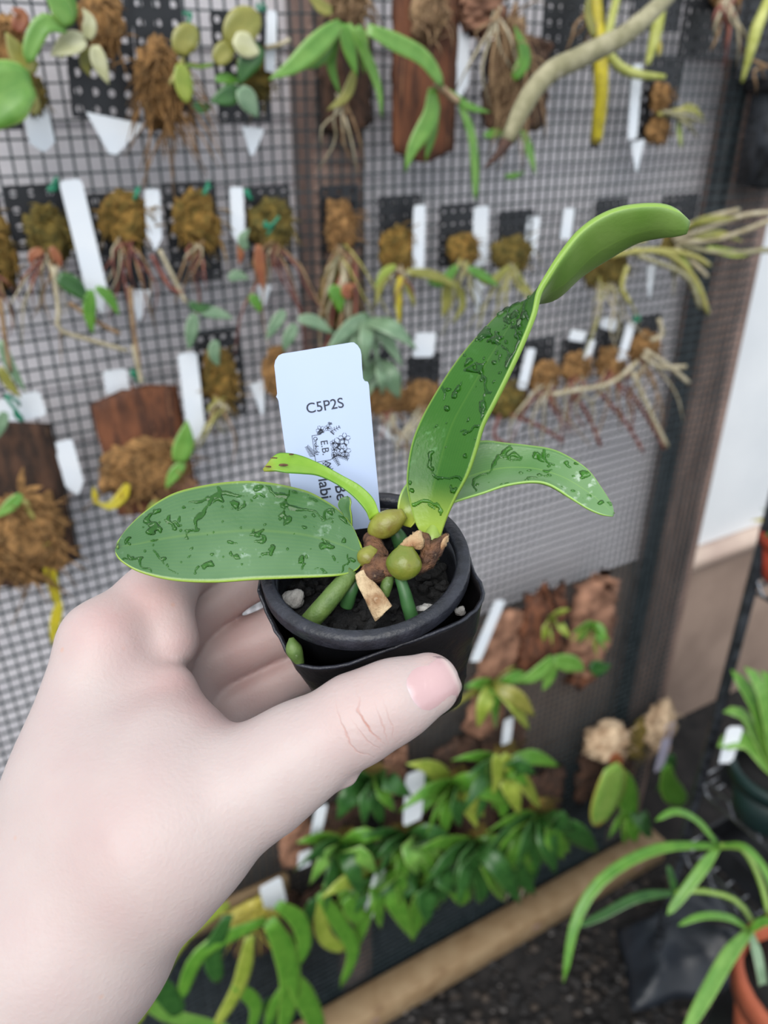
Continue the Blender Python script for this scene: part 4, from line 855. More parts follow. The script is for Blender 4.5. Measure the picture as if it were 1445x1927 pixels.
tag(mk('potting_mix', join(*gs), 'mix_black'), 'black crumbly potting mix inside the round nursery pot', 'potting mix', kind='stuff')
for (x, y, h, s_, lab) in ((553, 1127, -.010, .0030, 'white perlite lump at the left inside the nursery pot'), (800, 1152, -.0115, .0026, 'white perlite lump at the front right inside the nursery pot'), (866, 1150, -.013, .0015, 'tiny white perlite grain near the right wall of the pot'), (420, 0, 0, 0, '')):
    if s_: tag(mk('perlite', blob(pot_px(x, y, h), (s_, s_ * .8, s_ * .9), PAX, .35, 1.5, 3, int(x), .12), 'perlite'), lab, 'perlite')

# ================================================================== FOREGROUND: ORCHID
plant = thing('young_orchid', 'young orchid with four thick wet green leaves growing in the black pot', 'orchid', pot_pt(0, 0, SH))
def fg_leaf(par, A, B, mats, thick, ns=70, nc=21, M_=None, camber=0.0, name='leaf', face=1, edge=0.35):
    a, b = cr([tuple(P(*q)) for q in A], ns), cr([tuple(P(*q)) for q in B], ns)
    m = cr([tuple(P(*q)) for q in M_], ns) if M_ else None
    g = np.zeros((ns, nc, 3))
    for j in range(nc):
        t = j / (nc - 1)
        if m is None: g[:, j] = a * (1 - t) + b * t
        else: g[:, j] = a * (1 - t) * (1 - 2 * t) + m * 4 * t * (1 - t) + b * t * (2 * t - 1)
    du = np.gradient(g, axis=0); dv = np.gradient(g, axis=1); nr = np.cross(du, dv); nr /= np.maximum(np.linalg.norm(nr, axis=2, keepdims=True), 1e-12)
    k = ns // 4; view = np.array(CAM) - g[k, nc // 2]
    if np.dot(nr[k, nc // 2], view) * face < 0:
        g = g[:, ::-1].copy(); nr = -nr[:, ::-1]
    if camber:
        w = np.linalg.norm(g[:, -1] - g[:, 0], axis=1); t = np.linspace(-1, 1, nc)
        g = g - nr * (camber * w[:, None] * (1 - np.abs(t)[None, :] ** 1.3))[..., None]
    geo = sheet(g, thick, edge)
    o = mk(name, geo, mats[0], par)
    if len(mats) > 1:
        o.data.materials.append(MATS[mats[1]]); idx = np.zeros(len(o.data.polygons), dtype=np.int32); nn = (ns - 1) * (nc - 1) * 2; idx[1:nn:2] = 1; o.data.polygons.foreach_set('material_index', idx)
    return o, geo[3]
def drops(par, info, seed, lo=0.17, hmax=0.0007, f1=170, span=(0, 1), dens=1.0, up=5):
    g, nr, ns, nc = info
    def upsample(x):
        i = np.linspace(0, ns - 1, (ns - 1) * up + 1); a = np.floor(i).astype(int).clip(0, ns - 2); f = (i - a)[:, None, None]; y = x[a] * (1 - f) + x[a + 1] * f
        j = np.linspace(0, nc - 1, (nc - 1) * up + 1); b = np.floor(j).astype(int).clip(0, nc - 2); f = (j - b)[None, :, None]; return y[:, b] * (1 - f) + y[:, b + 1] * f
    G, R = upsample(g), upsample(nr); S, T = G.shape[:2]; H = np.zeros((S, T)); sd_ = V((seed * 3.7, seed, 0))
    for i in range(S):
        v = i / (S - 1)
        if not (span[0] <= v <= span[1]): continue
        for j in range(T):
            u = abs(2 * j / (T - 1) - 1)
            if u > 0.92: continue
            p = V(G[i, j]) + sd_
            reg = noise.noise(p * 45) * 0.30
            wv = V((noise.noise(p * 400), noise.noise(p * 400 + V((9, 0, 0))), 0)) * 0.0016
            q = p + wv
            n1 = noise.noise(q * f1 * 1.35) + 0.55 * noise.noise(q * f1 * 3.6) + reg - (lo + 0.50) / dens
            gate = noise.noise(p * 75 + V((3, 8, 1))) + 0.4 * noise.noise(p * 190)
            if gate > 0.06: n1 = max(n1, (0.045 + 0.05 * noise.noise(p * 330) - abs(noise.noise(q * 120 + V((7, 2, 0))))) * 1.6)
            n2 = noise.noise(p * 620) + reg * 0.5 - 0.60 / dens
            H[i, j] = max(n1, n2 * 0.7)
    HH = hmax * np.sqrt(np.clip(H / 0.22, 0, 1)) + 0.00004
    vs = G + R * HH[..., None]; keep = H > 0
    fs = []; idx = -np.ones((S, T), dtype=int); used = np.zeros((S, T), bool)
    cell = keep[:-1, :-1] | keep[1:, :-1] | keep[:-1, 1:] | keep[1:, 1:]
    cell &= (keep[:-1, :-1].astype(int) + keep[1:, :-1] + keep[:-1, 1:] + keep[1:, 1:]) >= 2
    ii, jj = np.nonzero(cell)
    for da, db in ((0, 0), (1, 0), (0, 1), (1, 1)): used[ii + da, jj + db] = True
    idx[used] = np.arange(used.sum())
    fs = [(idx[a, b], idx[a + 1, b], idx[a + 1, b + 1], idx[a, b + 1]) for a, b in zip(ii, jj)]
    if not fs: return
    o = mk('water_drops', (vs[used], fs), 'water', par); o['kind'] = 'stuff'; o['label'] = 'clear water drops and runs'
# broad leaf lying out to the left
topE = [(680, 1036, .2085), (668, 999, .2115), (643, 964, .2135), (608, 939, .2145), (569, 921, .2150), (499, 907, .2150), (439, 906, .2145), (374, 915, .2125), (320, 931, .2100), (270, 964, .2065), (235, 999, .2025), (222, 1022, .2000), (221, 1030, .1995)]
botE = [(682, 1042, .2080), (679, 1062, .2065), (663, 1076, .2050), (628, 1083, .2035), (549, 1087, .2025), (479, 1090, .2015), (399, 1095, .2005), (325, 1091, .1990), (265, 1076, .1980), (230, 1056, .1980), (217, 1038, .1985), (216, 1033, .1990), (220, 1031, .1995)]
def even(E, n): return E
l1, i1 = fg_leaf(plant, topE, botE, ['orchid_leaf', 'orchid_under'], .0016, 80, 25, camber=.030)
drops(l1, i1, 1, lo=-.02, hmax=.0006, f1=190)
# tall leaf, twisting over so that its pale underside shows above
aE = [(800, 1012, .2080), (784, 990, .2080), (770, 941, .2080), (765, 900, .2085), (774, 837, .2090), (795, 783, .2095), (828, 725, .2100), (861, 676, .2105), (903, 626, .2115), (952, 580, .2130), (1000, 565, .2150), (1040, 557, .2150), (1085, 518, .2120), (1135, 485, .2090), (1193, 451, .2055), (1239, 441, .2030), (1268, 441, .2005), (1291, 438, .1995)]
bE = [(826, 1016, .2070), (838, 975, .2050), (856, 935, .2035), (878, 893, .2020), (894, 846, .2010), (907, 800, .2000), (928, 757, .1990), (953, 706, .1985), (980, 646, .1980), (1001, 590, .1975), (1010, 547, .1970), (1030, 510, .1965), (1052, 476, .1960), (1085, 435, .1955), (1127, 404, .1950), (1177, 386, .1945), (1239, 382, .1945), (1274, 393, .1950), (1293, 414, .1975)]
l2, i2 = fg_leaf(plant, aE, bE, ['orchid_tall', 'orchid_under'], .0024, 90, 23, camber=.06, edge=.55)
drops(l2, i2, 2, lo=-.04, hmax=.0007, span=(.06, .60), f1=190)
# leaf arching out to the right behind it
tE = [(752, 985, .2140), (750, 950, .2130), (762, 915, .2140), (800, 880, .2170), (860, 842, .2190), (907, 829, .2195), (952, 833, .2190), (990, 837, .2180), (1036, 844, .2160), (1069, 858, .2140), (1106, 883, .2110), (1131, 916, .2085), (1152, 950, .2060), (1155, 966, .2050)]
mE = [(762, 990, .2140), (770, 962, .2135), (790, 945, .2140), (830, 920, .2155), (870, 902, .2165), (910, 888, .2165), (952, 880, .2160), (1002, 881, .2145), (1042, 891, .2125), (1072, 904, .2110), (1104, 924, .2085), (1130, 944, .2065), (1148, 960, .2050), (1155, 969, .2048)]
dE = [(772, 992, .2120), (788, 974, .2110), (812, 962, .2105), (835, 950, .2105), (870, 938, .2110), (910, 926, .2110), (952, 912, .2105), (1002, 905, .2095), (1036, 911, .2085), (1073, 935, .2070), (1105, 956, .2055), (1130, 967, .2045), (1147, 971, .2042), (1154, 971, .2045)]
l3, i3 = fg_leaf(plant, tE, dE, ['orchid_rear', 'orchid_under'], .0016, 70, 19, M_=mE)
drops(l3, i3, 3, lo=.05, hmax=.0006, span=(.35, 1))
# narrow young leaf bending to the left in front of the label
tN = [(714, 968, .2120), (703, 939, .2115), (678, 914, .2110), (643, 894, .2105), (606, 874, .2100), (569, 858, .2090), (539, 852, .2080), (517, 856, .2070), (494, 883, .2060)]
bN = [(696, 980, .2120), (690, 962, .2105), (666, 934, .2100), (634, 910, .2095), (600, 894, .2085), (569, 890, .2060), (540, 888, .2045), (515, 884, .2045), (496, 886, .2055)]
l4, i4 = fg_leaf(plant, tN, bN, ['orchid_narrow', 'orchid_narrow'], .0012, 44, 11, camber=.10)
for (x, y, w_, ln) in ((533, 875, 3, 9), (515, 862, 2, 7), (548, 855, 2, 5), (505, 878, 2, 6)):
    mk('blemish', blob(P(x, y, .2048 if y > 870 else .2068), (ln * .00014, w_ * .00012, .0002), (RT, UP, FW), .3, 2, 2, x), 'sheath', l4)
# little new leaf
l5, i5 = fg_leaf(plant, [(654, 1000, .2140), (646, 970, .2130), (636, 952, .2125), (641, 938, .2118), (654, 933, .2115)], [(662, 1000, .2140), (660, 972, .2115), (658, 957, .2105), (659, 945, .2100), (657, 935, .2110)], ['orchid_leaf', 'orchid_leaf'], .0009, 20, 9, camber=.15)
# pseudobulbs
def bulb(x, y, d, L, w_, dirv, mat, seed, name='pseudobulb', flat=0.85):
    c = P(x, y, d); z = dirv.normalized(); x_ = z.cross(FW).normalized(); y_ = z.cross(x_)
    prof = [(0.0, .10), (.06, .42), (.2, .78), (.4, 1.0), (.6, .97), (.8, .74), (.93, .50), (1.0, .42)]
    vs, fs = [], []; n = 24; rows = cr(prof, 24)
    for (t, r_) in rows:
        for k in range(n):
            an = 2 * math.pi * k / n; rr = w_ * r_ * (1 + .03 * noise.noise(V((math.cos(an) * 2, math.sin(an) * 2, t * 3 + seed))))
            vs.append(c + z * ((t - .5) * L) + x_ * (rr * math.cos(an)) + y_ * (rr * flat * math.sin(an)))
    for i in range(len(rows) - 1):
        for k in range(n):
            k2 = (k + 1) % n; fs.append((i * n + k, i * n + k2, (i + 1) * n + k2, (i + 1) * n + k))
    fs.append(tuple(range(n))[::-1]); fs.append(tuple((len(rows) - 1) * n + k for k in range(n)))
    return mk(name, (vs, fs), mat, plant)
b1 = bulb(760, 1060, .2020, .0090, .0045, camdir(.12, .98, .1), 'bulb', 1)
b2 = bulb(727, 986, .2120, .0112, .0036, camdir(.86, .50, .1), 'bulb_olive', 2)
b3 = bulb(692, 1048, .2075, .0060, .0028, camdir(.5, .8, 0), 'bulb_olive', 3)
# base of the tall leaf standing in its dry sheath
mk('leaf_base', tube([P(808, 1050, .2085), P(812, 1020, .2078), P(816, 1000, .2080), P(820, 975, .2082)], [.0026, .0026, .0020, .0005], 14, 16), 'stalk', plant)
def shard(pts, d, th, mat, bulge, seed, name='dry_sheath'):
    """torn papery scale: a curled sheet from an outline"""
    cx = sum(p[0] for p in pts) / len(pts); cy = sum(p[1] for p in pts) / len(pts); out = cr(pts + [pts[0]], 49)[:-1]
    rings = 7; vs = []; n = len(out)
    for i in range(rings):
        k = (i + .02) / (rings - 1)
        for q in out:
            x, y = cx + (q[0] - cx) * k, cy + (q[1] - cy) * k; jag = (3 * noise.noise(V((q[0] * .25, q[1] * .25, seed)))) if i == rings - 1 else 0
            dd = d - bulge * (1 - k * k) + .0004 * noise.noise(V((x * .08, y * .08, seed)))
            vs.append(P(x + jag, y + jag, dd))
    fs = [(i * n + k, (i + 1) * n + k, (i + 1) * n + (k + 1) % n, i * n + (k + 1) % n) for i in range(rings - 1) for k in range(n)]
    o = mk(name, (vs, fs), mat, plant); s_ = o.modifiers.new('thickness', 'SOLIDIFY'); s_.thickness = th; s_.offset = -1
    return o
shard([(786, 1000), (806, 1006), (812, 1018), (842, 1004), (838, 1022), (826, 1050), (806, 1072), (786, 1082), (788, 1060), (792, 1035)], .2050, .0003, 'sheath', .0026, 1)
shard([(747, 1038), (760, 1018), (788, 998), (794, 1010), (798, 1022), (790, 1034), (775, 1030), (762, 1036)], .2025, .0003, 'sheath_pale', .0014, 2)
shard([(830, 1012), (843, 1006), (838, 1026), (822, 1046), (816, 1030)], .2050, .0003, 'sheath_pale', .0016, 4)
# rhizome and old cut stem
mk('rhizome', tube([P(700, 1010, .2140), P(706, 1040, .2105), P(715, 1066, .2070), P(740, 1066, .2055), P(775, 1062, .2060)], [.0024, .0030, .0030, .0026, .0024], 14, 26, wob=.25), 'sheath', plant)
mk('rhizome', tube([P(688, 1070, .2070), P(700, 1078, .2060), P(722, 1074, .2060)], [.0022, .0028, .0024], 12, 14, wob=.25), 'sheath', plant)
cs, _ = fg_leaf(plant, [(668, 1082, .2050), (672, 1100, .2035), (684, 1124, .2022), (696, 1150, .2015), (706, 1170, .2012)], [(688, 1070, .2050), (700, 1090, .2035), (716, 1108, .2022), (730, 1128, .2015), (738, 1140, .2012)], ['stub_wood', 'sheath'], .0022, 26, 11, camber=-.16, name='cut_stem', edge=.7)
# roots
for q, r_, m_ in (([(662, 1076, .2070), (636, 1108, .2050), (604, 1146, .2045), (574, 1180, .2060)], [.0020, .0025, .0026, .0027], 'root_live'), ([(752, 1086, .2050), (760, 1110, .2045), (768, 1140, .2050), (778, 1172, .2065)], [.0014, .0016, .0018, .0019], 'root_deep'),
                  ([(672, 1090, .2090), (660, 1112, .2090), (652, 1140, .2110)], [.0015, .0019, .0019], 'root_deep'), ([(735, 1074, .2065), (728, 1100, .2055), (722, 1120, .2060)], [.0013, .0016, .0015], 'root_live'), ([(744, 1000, .2180), (752, 1014, .2185), (756, 1030, .2200)], [.0018, .0022, .0022], 'root_deep')):
    mk('root', tube([P(*w) for w in q], r_, 12, 22, wob=.06), m_, plant)
mk('root', tube([P(548, 1200, .1985), P(553, 1222, .1985), P(566, 1250, .2010)], [.0006, .0021, .0010], 12, 14), 'root_live', plant)
mk('leaf_litter', tube([P(690, 1190, .2030), P(704, 1170, .2050), P(712, 1160, .2060)], [.0014, .0016, .0008], 6, 8, wob=.4), 'mix_black', plant)

# ================================================================== FOREGROUND: PRINTED LABEL
T0, T1, T2 = P(548, 920, .2250), P(712, 925, .2250), P(514, 668, .2165)
TN = (T1 - T0).cross(T2 - T0).normalized()
if TN.dot(CAM - T0) < 0: TN = -TN
def TP(x, y, lift=0.0): return ray_plane(x, y, T0, TN) + TN * lift
lab = thing('printed_label', 'large white printed plant label with painted sky tint standing in the nursery pot', 'label', TP(640, 1000))
oc = [(531, 665.5), (560, 661), (620, 651), (660, 644.5), (666, 644.5), (673, 650), (678, 658), (680, 668), (681, 690), (683, 712), (686, 717), (692, 718.5), (694, 724), (703, 830), (712, 925), (718, 990), (566, 1010), (548, 918), (535, 835), (524, 755), (522, 750), (519.5, 747), (521.5, 741), (518, 705), (516, 688), (518, 678), (524, 669)]
poly = [TP(*q) for q in oc]
if (poly[1] - poly[0]).cross(poly[8] - poly[0]).dot(TN) < 0: poly.reverse()
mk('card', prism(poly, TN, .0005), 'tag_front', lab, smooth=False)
def strokes(name, lines, w_, par=lab, lift=.00012):
    vs, fs = [], []
    for ln in lines:
        ww = w_
        if isinstance(ln, tuple): ln, ww = ln
        for a, b in zip(ln[:-1], ln[1:]):
            dx, dy = b[0] - a[0], b[1] - a[1]; l_ = math.hypot(dx, dy) or 1; ox, oy = -dy / l_ * ww / 2, dx / l_ * ww / 2; ex, ey = dx / l_ * ww * .3, dy / l_ * ww * .3; n = len(vs)
            vs += [TP(a[0] + ox - ex, a[1] + oy - ey, lift), TP(b[0] + ox + ex, b[1] + oy + ey, lift), TP(b[0] - ox + ex, b[1] - oy + ey, lift), TP(a[0] - ox - ex, a[1] - oy - ey, lift)]
            fs.append((n, n + 1, n + 2, n + 3))
    return mk(name, (vs, fs), 'ink', par, smooth=False)
def words(txt, x, y, size, ang, name='lettering', bold=0.0):
    cu_ = bpy.data.curves.new(name, 'FONT'); cu_.body = txt; cu_.size = 1.0; cu_.offset = bold; to = bpy.data.objects.new(name, cu_); COL.objects.link(to)
    bpy.context.view_layer.update(); dg = bpy.context.evaluated_depsgraph_get(); me = bpy.data.meshes.new_from_object(to.evaluated_get(dg))
    ca, sa = math.cos(ang), math.sin(ang); vs = []
    for v in me.vertices:
        px_, py_ = v.co.x * size, -v.co.y * size; vs.append(TP(x + px_ * ca - py_ * sa, y + px_ * sa + py_ * ca, .00012))
    fs = [tuple(p.vertices) for p in me.polygons]; bpy.data.objects.remove(to, do_unlink=True)
    return mk(name, (vs, fs), 'ink', lab, smooth=False)
words('C5P2S', 577, 778, 27, math.radians(-9.5), bold=.004)
DN = math.radians(81)
words('E.B.', 603, 829, 19, DN)
words('Be', 630, 913, 29, DN, bold=.012)
words('labi', 599, 901, 29, DN, bold=.012)
def arc(cx, cy, rx, ry, a0=0, a1=360, n=14, rot=0):
    o_ = []
    for k in range(n + 1):
        a = math.radians(a0 + (a1 - a0) * k / n); x, y = rx * math.cos(a), ry * math.sin(a); c_, s_ = math.cos(rot), math.sin(rot); o_.append((cx + x * c_ - y * s_, cy + x * s_ + y * c_))
    return o_
# second line of the emblem, handwritten, reading downwards
org = (589.5, 823); ux = (math.cos(DN), math.sin(DN)); uy = (math.sin(DN), -math.cos(DN))
def hw(pts): return [(org[0] + a * ux[0] + b * uy[0], org[1] + a * ux[1] + b * uy[1]) for a, b in pts]
script = [hw([(4, 7), (1.5, 6.5), (0, 4), (.6, 1.2), (3, 0), (5.5, 1.5), (6.3, 4.5), (5, 6.8), (3.5, 7), (4.5, 5), (7.5, 4)]), hw([(8, 0), (8.6, 3), (9, 4), (10.6, 3.8), (11.2, 2)]), hw([(15, 3.4), (13, 4), (12, 2), (13, .2), (15.4, .8)]), hw([(16, .2), (17.5, 6), (18.3, 7), (17.4, 3), (17, 0), (18, 3), (19.6, 3.2), (20, .2), (21.4, .6)]),
          hw([(22.4, 3.6), (22.4, .4), (24, .4)]), hw([(22.6, 5.4), (22.9, 5.9)]), hw([(28, 3.2), (26, 3.6), (25.2, 1.6), (26.6, .1), (28.2, 1.6), (29.4, 7), (28.6, 2), (29.6, .2)]), hw([(33.6, 3.8), (32, 3.4), (33.2, 2), (32.4, .2), (31, .6)])]
strokes('handwriting', script, 1.0)
strokes('emblem_frame', [[(587, 820), (594, 869)], [(594, 870), (622, 865)], [(622, 865), (628.5, 860), (627, 852)], [(587, 820), (602, 817.5)]], .9)
fl_ = []
for (cx, cy, s_) in ((603, 809, 8), (638, 836, 13), (648, 826, 11), (649, 850, 11), (627, 834, 6), (629, 846, 6), (628, 856, 5), (617, 805, 6)):
    for k in range(5):
        a = k * 1.2566 + s_; fl_.append(arc(cx + .55 * s_ * math.cos(a), cy + .55 * s_ * math.sin(a), s_ * .52, s_ * .36, 20, 340, 9, a))
    fl_.append((arc(cx, cy, s_ * .16, s_ * .16, n=6), 1.6))
strokes('emblem_flowers', fl_, .75)
lv = []
def sprig(x, y, a, ln, n, wl):
    c_, s_ = math.cos(a), math.sin(a); lv.append([(x, y), (x + c_ * ln, y + s_ * ln)])
    for k in range(n):
        t = (k + .5) / n * ln; q = (1 - .55 * k / n) * wl
        for sg in (-1, 1): lv.append(([(x + c_ * t, y + s_ * t), (x + c_ * (t + q * .6) - s_ * sg * q, y + s_ * (t + q * .6) + c_ * sg * q)], .9))
sprig(592, 859, math.radians(-128), 24, 8, 7); sprig(622, 812, math.radians(-28), 20, 4, 5); sprig(620, 800, math.radians(-75), 5, 3, 4); sprig(632, 852, math.radians(28), 26, 8, 6); sprig(646, 860, math.radians(-20), 10, 4, 4); sprig(612, 872, math.radians(55), 14, 4, 4); sprig(606, 870, math.radians(35), 24, 5, 5); sprig(628, 858, math.radians(60), 20, 6, 5); sprig(604, 812, math.radians(150), 8, 4, 3)
strokes('emblem_sprigs', lv, .8)
strokes('emblem_shading', [([(600, 812), (604, 808), (608, 812), (602, 816)], 2.4), ([(622, 812), (628, 817)], 2.2), ([(634, 834), (638, 838), (634, 842), (640, 846)], 2.6), ([(626, 862), (634, 856), (642, 858)], 2.4), ([(648, 834), (652, 838)], 2.4), ([(612, 868), (622, 872), (618, 878)], 2.0)], 2)

# ================================================================== FOREGROUND: THE HAND
def hand_mesh():
    def A(q): return np.array(P(*q[:3]))
    pal, fing = [], []
    def cone(lst, a, b, k=.006): lst.append((A(a), A(b), a[3], b[3], k))
    # forearm, wrist, palm (x, y in the photograph, depth, radius)
    cone(pal, (-430, 2560, .178, .0300), (-225, 2130, .186, .0252)); cone(pal, (-225, 2130, .186, .0252), (70, 1790, .194, .0226), .012)
    cone(pal, (-185, 2130, .200, .0252), (112, 1790, .208, .0210), .012)
    cone(pal, (80, 1790, .194, .0224), (200, 1215, .2125, .0122), .012)          # index metacarpal
    cone(pal, (110, 1780, .200, .0220), (262, 1262, .2290, .0125), .012)         # middle
    cone(pal, (140, 1770, .210, .0210), (322, 1330, .2440, .0120), .012)         # ring
    cone(pal, (160, 1760, .218, .0190), (372, 1400, .2560, .0115), .012)         # little
    cone(pal, (168, 1725, .1925, .0218), (300, 1565, .1905, .0205), .012)         # thumb root
    cone(pal, (300, 1565, .1905, .0200), (490, 1468, .1900, .0122), .010)
    cone(pal, (230, 1400, .2080, .0150), (325, 1395, .2010, .0095), .008)        # web between thumb and index
    cone(pal, (330, 1400, .2010, .0100), (395, 1445, .1960, .0085), .008)
    cone(pal, (215, 1300, .2120, .0130), (318, 1300, .2080, .0072), .006)
    cone(pal, (190, 1490, .1985, .0180), (300, 1450, .1955, .0140), .012)
    # thumb
    cone(pal, (490, 1468, .1900, .0122), (565, 1416, .1895, .0108), .007)
    cone(pal, (565, 1416, .1895, .0108), (672, 1352, .1890, .0101), .006)
    cone(pal, (672, 1352, .1890, .0101), (740, 1318, .1885, .0090), .004)
    cone(pal, (740, 1318, .1885, .0090), (806, 1288, .1885, .0075), .004)
    cone(pal, (640, 1440, .1890, .0040), (655, 1462, .1888, .0020), .003)
    # fingers
    cone(fing, (200, 1215, .2125, .0122), (292, 1128, .2255, .0098), .006); cone(fing, (302, 1142, .2200, .0086), (316, 1206, .2170, .0084), .0045)
    cone(fing, (292, 1128, .2255, .0098), (345, 1062, .2380, .0088), .004); cone(fing, (345, 1062, .2380, .0088), (470, 1040, .2500, .0075), .003); cone(fing, (470, 1040, .25, .0075), (560, 1040, .258, .0062), .002)
    f2 = [((262, 1262, .2290, .0118), (356, 1160, .2440, .0086), .005), ((356, 1160, .2440, .0086), (478, 1082, .2480, .0076), .003), ((478, 1082, .2480, .0076), (580, 1060, .2600, .0066), .002)]
    f3 = [((322, 1330, .2440, .0112), (388, 1246, .2480, .0094), .005), ((388, 1246, .2480, .0094), (530, 1185, .2490, .0083), .003), ((530, 1185, .2490, .0083), (640, 1160, .2660, .0070), .002)]
    f4 = [((372, 1400, .2560, .0105), (428, 1330, .2500, .0082), .005), ((428, 1330, .2500, .0082), (560, 1262, .2510, .0070), .003), ((560, 1262, .2510, .0070), (650, 1230, .2680, .0060), .002)]
    chains = [fing] + [[(A(a), A(b), a[3], b[3], k) for a, b, k in f] for f in (f2, f3, f4)]
    allc = pal + [c for ch in chains for c in ch]
    lo = np.min([np.minimum(c[0] - c[2], c[1] - c[3]) for c in allc], axis=0) - .006; hi = np.max([np.maximum(c[0] + c[2], c[1] + c[3]) for c in allc], axis=0) + .006
    h = .0010; nx = np.ceil((hi - lo) / h).astype(int) + 1
    ax = [lo[i] + h * np.arange(nx[i]) for i in range(3)]
    X, Y, Z = [a.astype(np.float32) for a in np.meshgrid(*ax, indexing='ij')]
    def sd(c):
        a, b, r1, r2, k = c; ab = b - a; L2 = float(ab @ ab); px_, py_, pz_ = X - np.float32(a[0]), Y - np.float32(a[1]), Z - np.float32(a[2])
        t = np.clip((px_ * np.float32(ab[0]) + py_ * np.float32(ab[1]) + pz_ * np.float32(ab[2])) / np.float32(L2), 0, 1)
        return np.sqrt((px_ - t * np.float32(ab[0])) ** 2 + (py_ - t * np.float32(ab[1])) ** 2 + (pz_ - t * np.float32(ab[2])) ** 2) - (np.float32(r1) + t * np.float32(r2 - r1))
    def smin(a, b, k):
        k = np.float32(k); hh = np.maximum(k - np.abs(a - b), 0) / k; return np.minimum(a, b) - hh * hh * k * np.float32(.25)
    D = None
    for c in pal:
        d = sd(c); D = d if D is None else smin(D, d, c[4])
    E = None
    for ch in chains:
        e = None
        for c in ch:
            d = sd(c); e = d if e is None else smin(e, d, c[4])
        E = e if E is None else smin(E, e, .0012)
    D = smin(D, E, .0035)
    # surface nets
    f = D; s = f < 0; n0, n1, n2 = f.shape; cnt = np.zeros((n0 - 1, n1 - 1, n2 - 1), np.int8); offs = [(i, j, k) for i in (0, 1) for j in (0, 1) for k in (0, 1)]
    for (i, j, k) in offs: cnt += s[i:n0 - 1 + i, j:n1 - 1 + j, k:n2 - 1 + k]
    act = (cnt > 0) & (cnt < 8); ids = np.argwhere(act); idx = -np.ones(act.shape, np.int64); idx[act] = np.arange(len(ids))
    val = {o_: f[ids[:, 0] + o_[0], ids[:, 1] + o_[1], ids[:, 2] + o_[2]] for o_ in offs}; pos = np.zeros((len(ids), 3)); nn = np.zeros(len(ids))
    for a in offs:
        for b in offs:
            if sum(b) - sum(a) == 1 and sum(abs(p - q) for p, q in zip(a, b)) == 1:
                m = (val[a] < 0) != (val[b] < 0); t = val[a] / np.where(m, val[a] - val[b], 1)
                for q in range(3): pos[:, q] += np.where(m, a[q] + (b[q] - a[q]) * t, 0)
                nn += m
    pos = (ids + pos / nn[:, None]) * h + lo; faces = []
    for axn in range(3):
        sl0 = [slice(None)] * 3; sl1 = [slice(None)] * 3; sl0[axn] = slice(0, -1); sl1[axn] = slice(1, None)
        ch_ = s[tuple(sl0)] != s[tuple(sl1)]; e = np.argwhere(ch_); u, v = [(1, 2), (2, 0), (0, 1)][axn]
        e = e[(e[:, u] > 0) & (e[:, v] > 0) & (e[:, u] < f.shape[u] - 1) & (e[:, v] < f.shape[v] - 1)]; sg = s[e[:, 0], e[:, 1], e[:, 2]]
        def g(du, dv):
            q = e.copy(); q[:, u] -= du; q[:, v] -= dv; return idx[q[:, 0], q[:, 1], q[:, 2]]
        q = np.stack([g(1, 1), g(0, 1), g(0, 0), g(1, 0)], 1); q[~sg] = q[~sg][:, ::-1]; faces.append(q)
    faces = np.vstack(faces)
    # relax
    ed = np.vstack([faces[:, [0, 1]], faces[:, [1, 2]], faces[:, [2, 3]], faces[:, [3, 0]]])
    for lam in (.5, -.52, .5, -.52, .5, -.52, .4):
        acc = np.zeros_like(pos); c_ = np.zeros(len(pos))
        np.add.at(acc, ed[:, 0], pos[ed[:, 1]]); np.add.at(c_, ed[:, 0], 1); np.add.at(acc, ed[:, 1], pos[ed[:, 0]]); np.add.at(c_, ed[:, 1], 1)
        pos = pos + lam * (acc / c_[:, None] - pos)
    return pos, faces
hp, hf = hand_mesh()
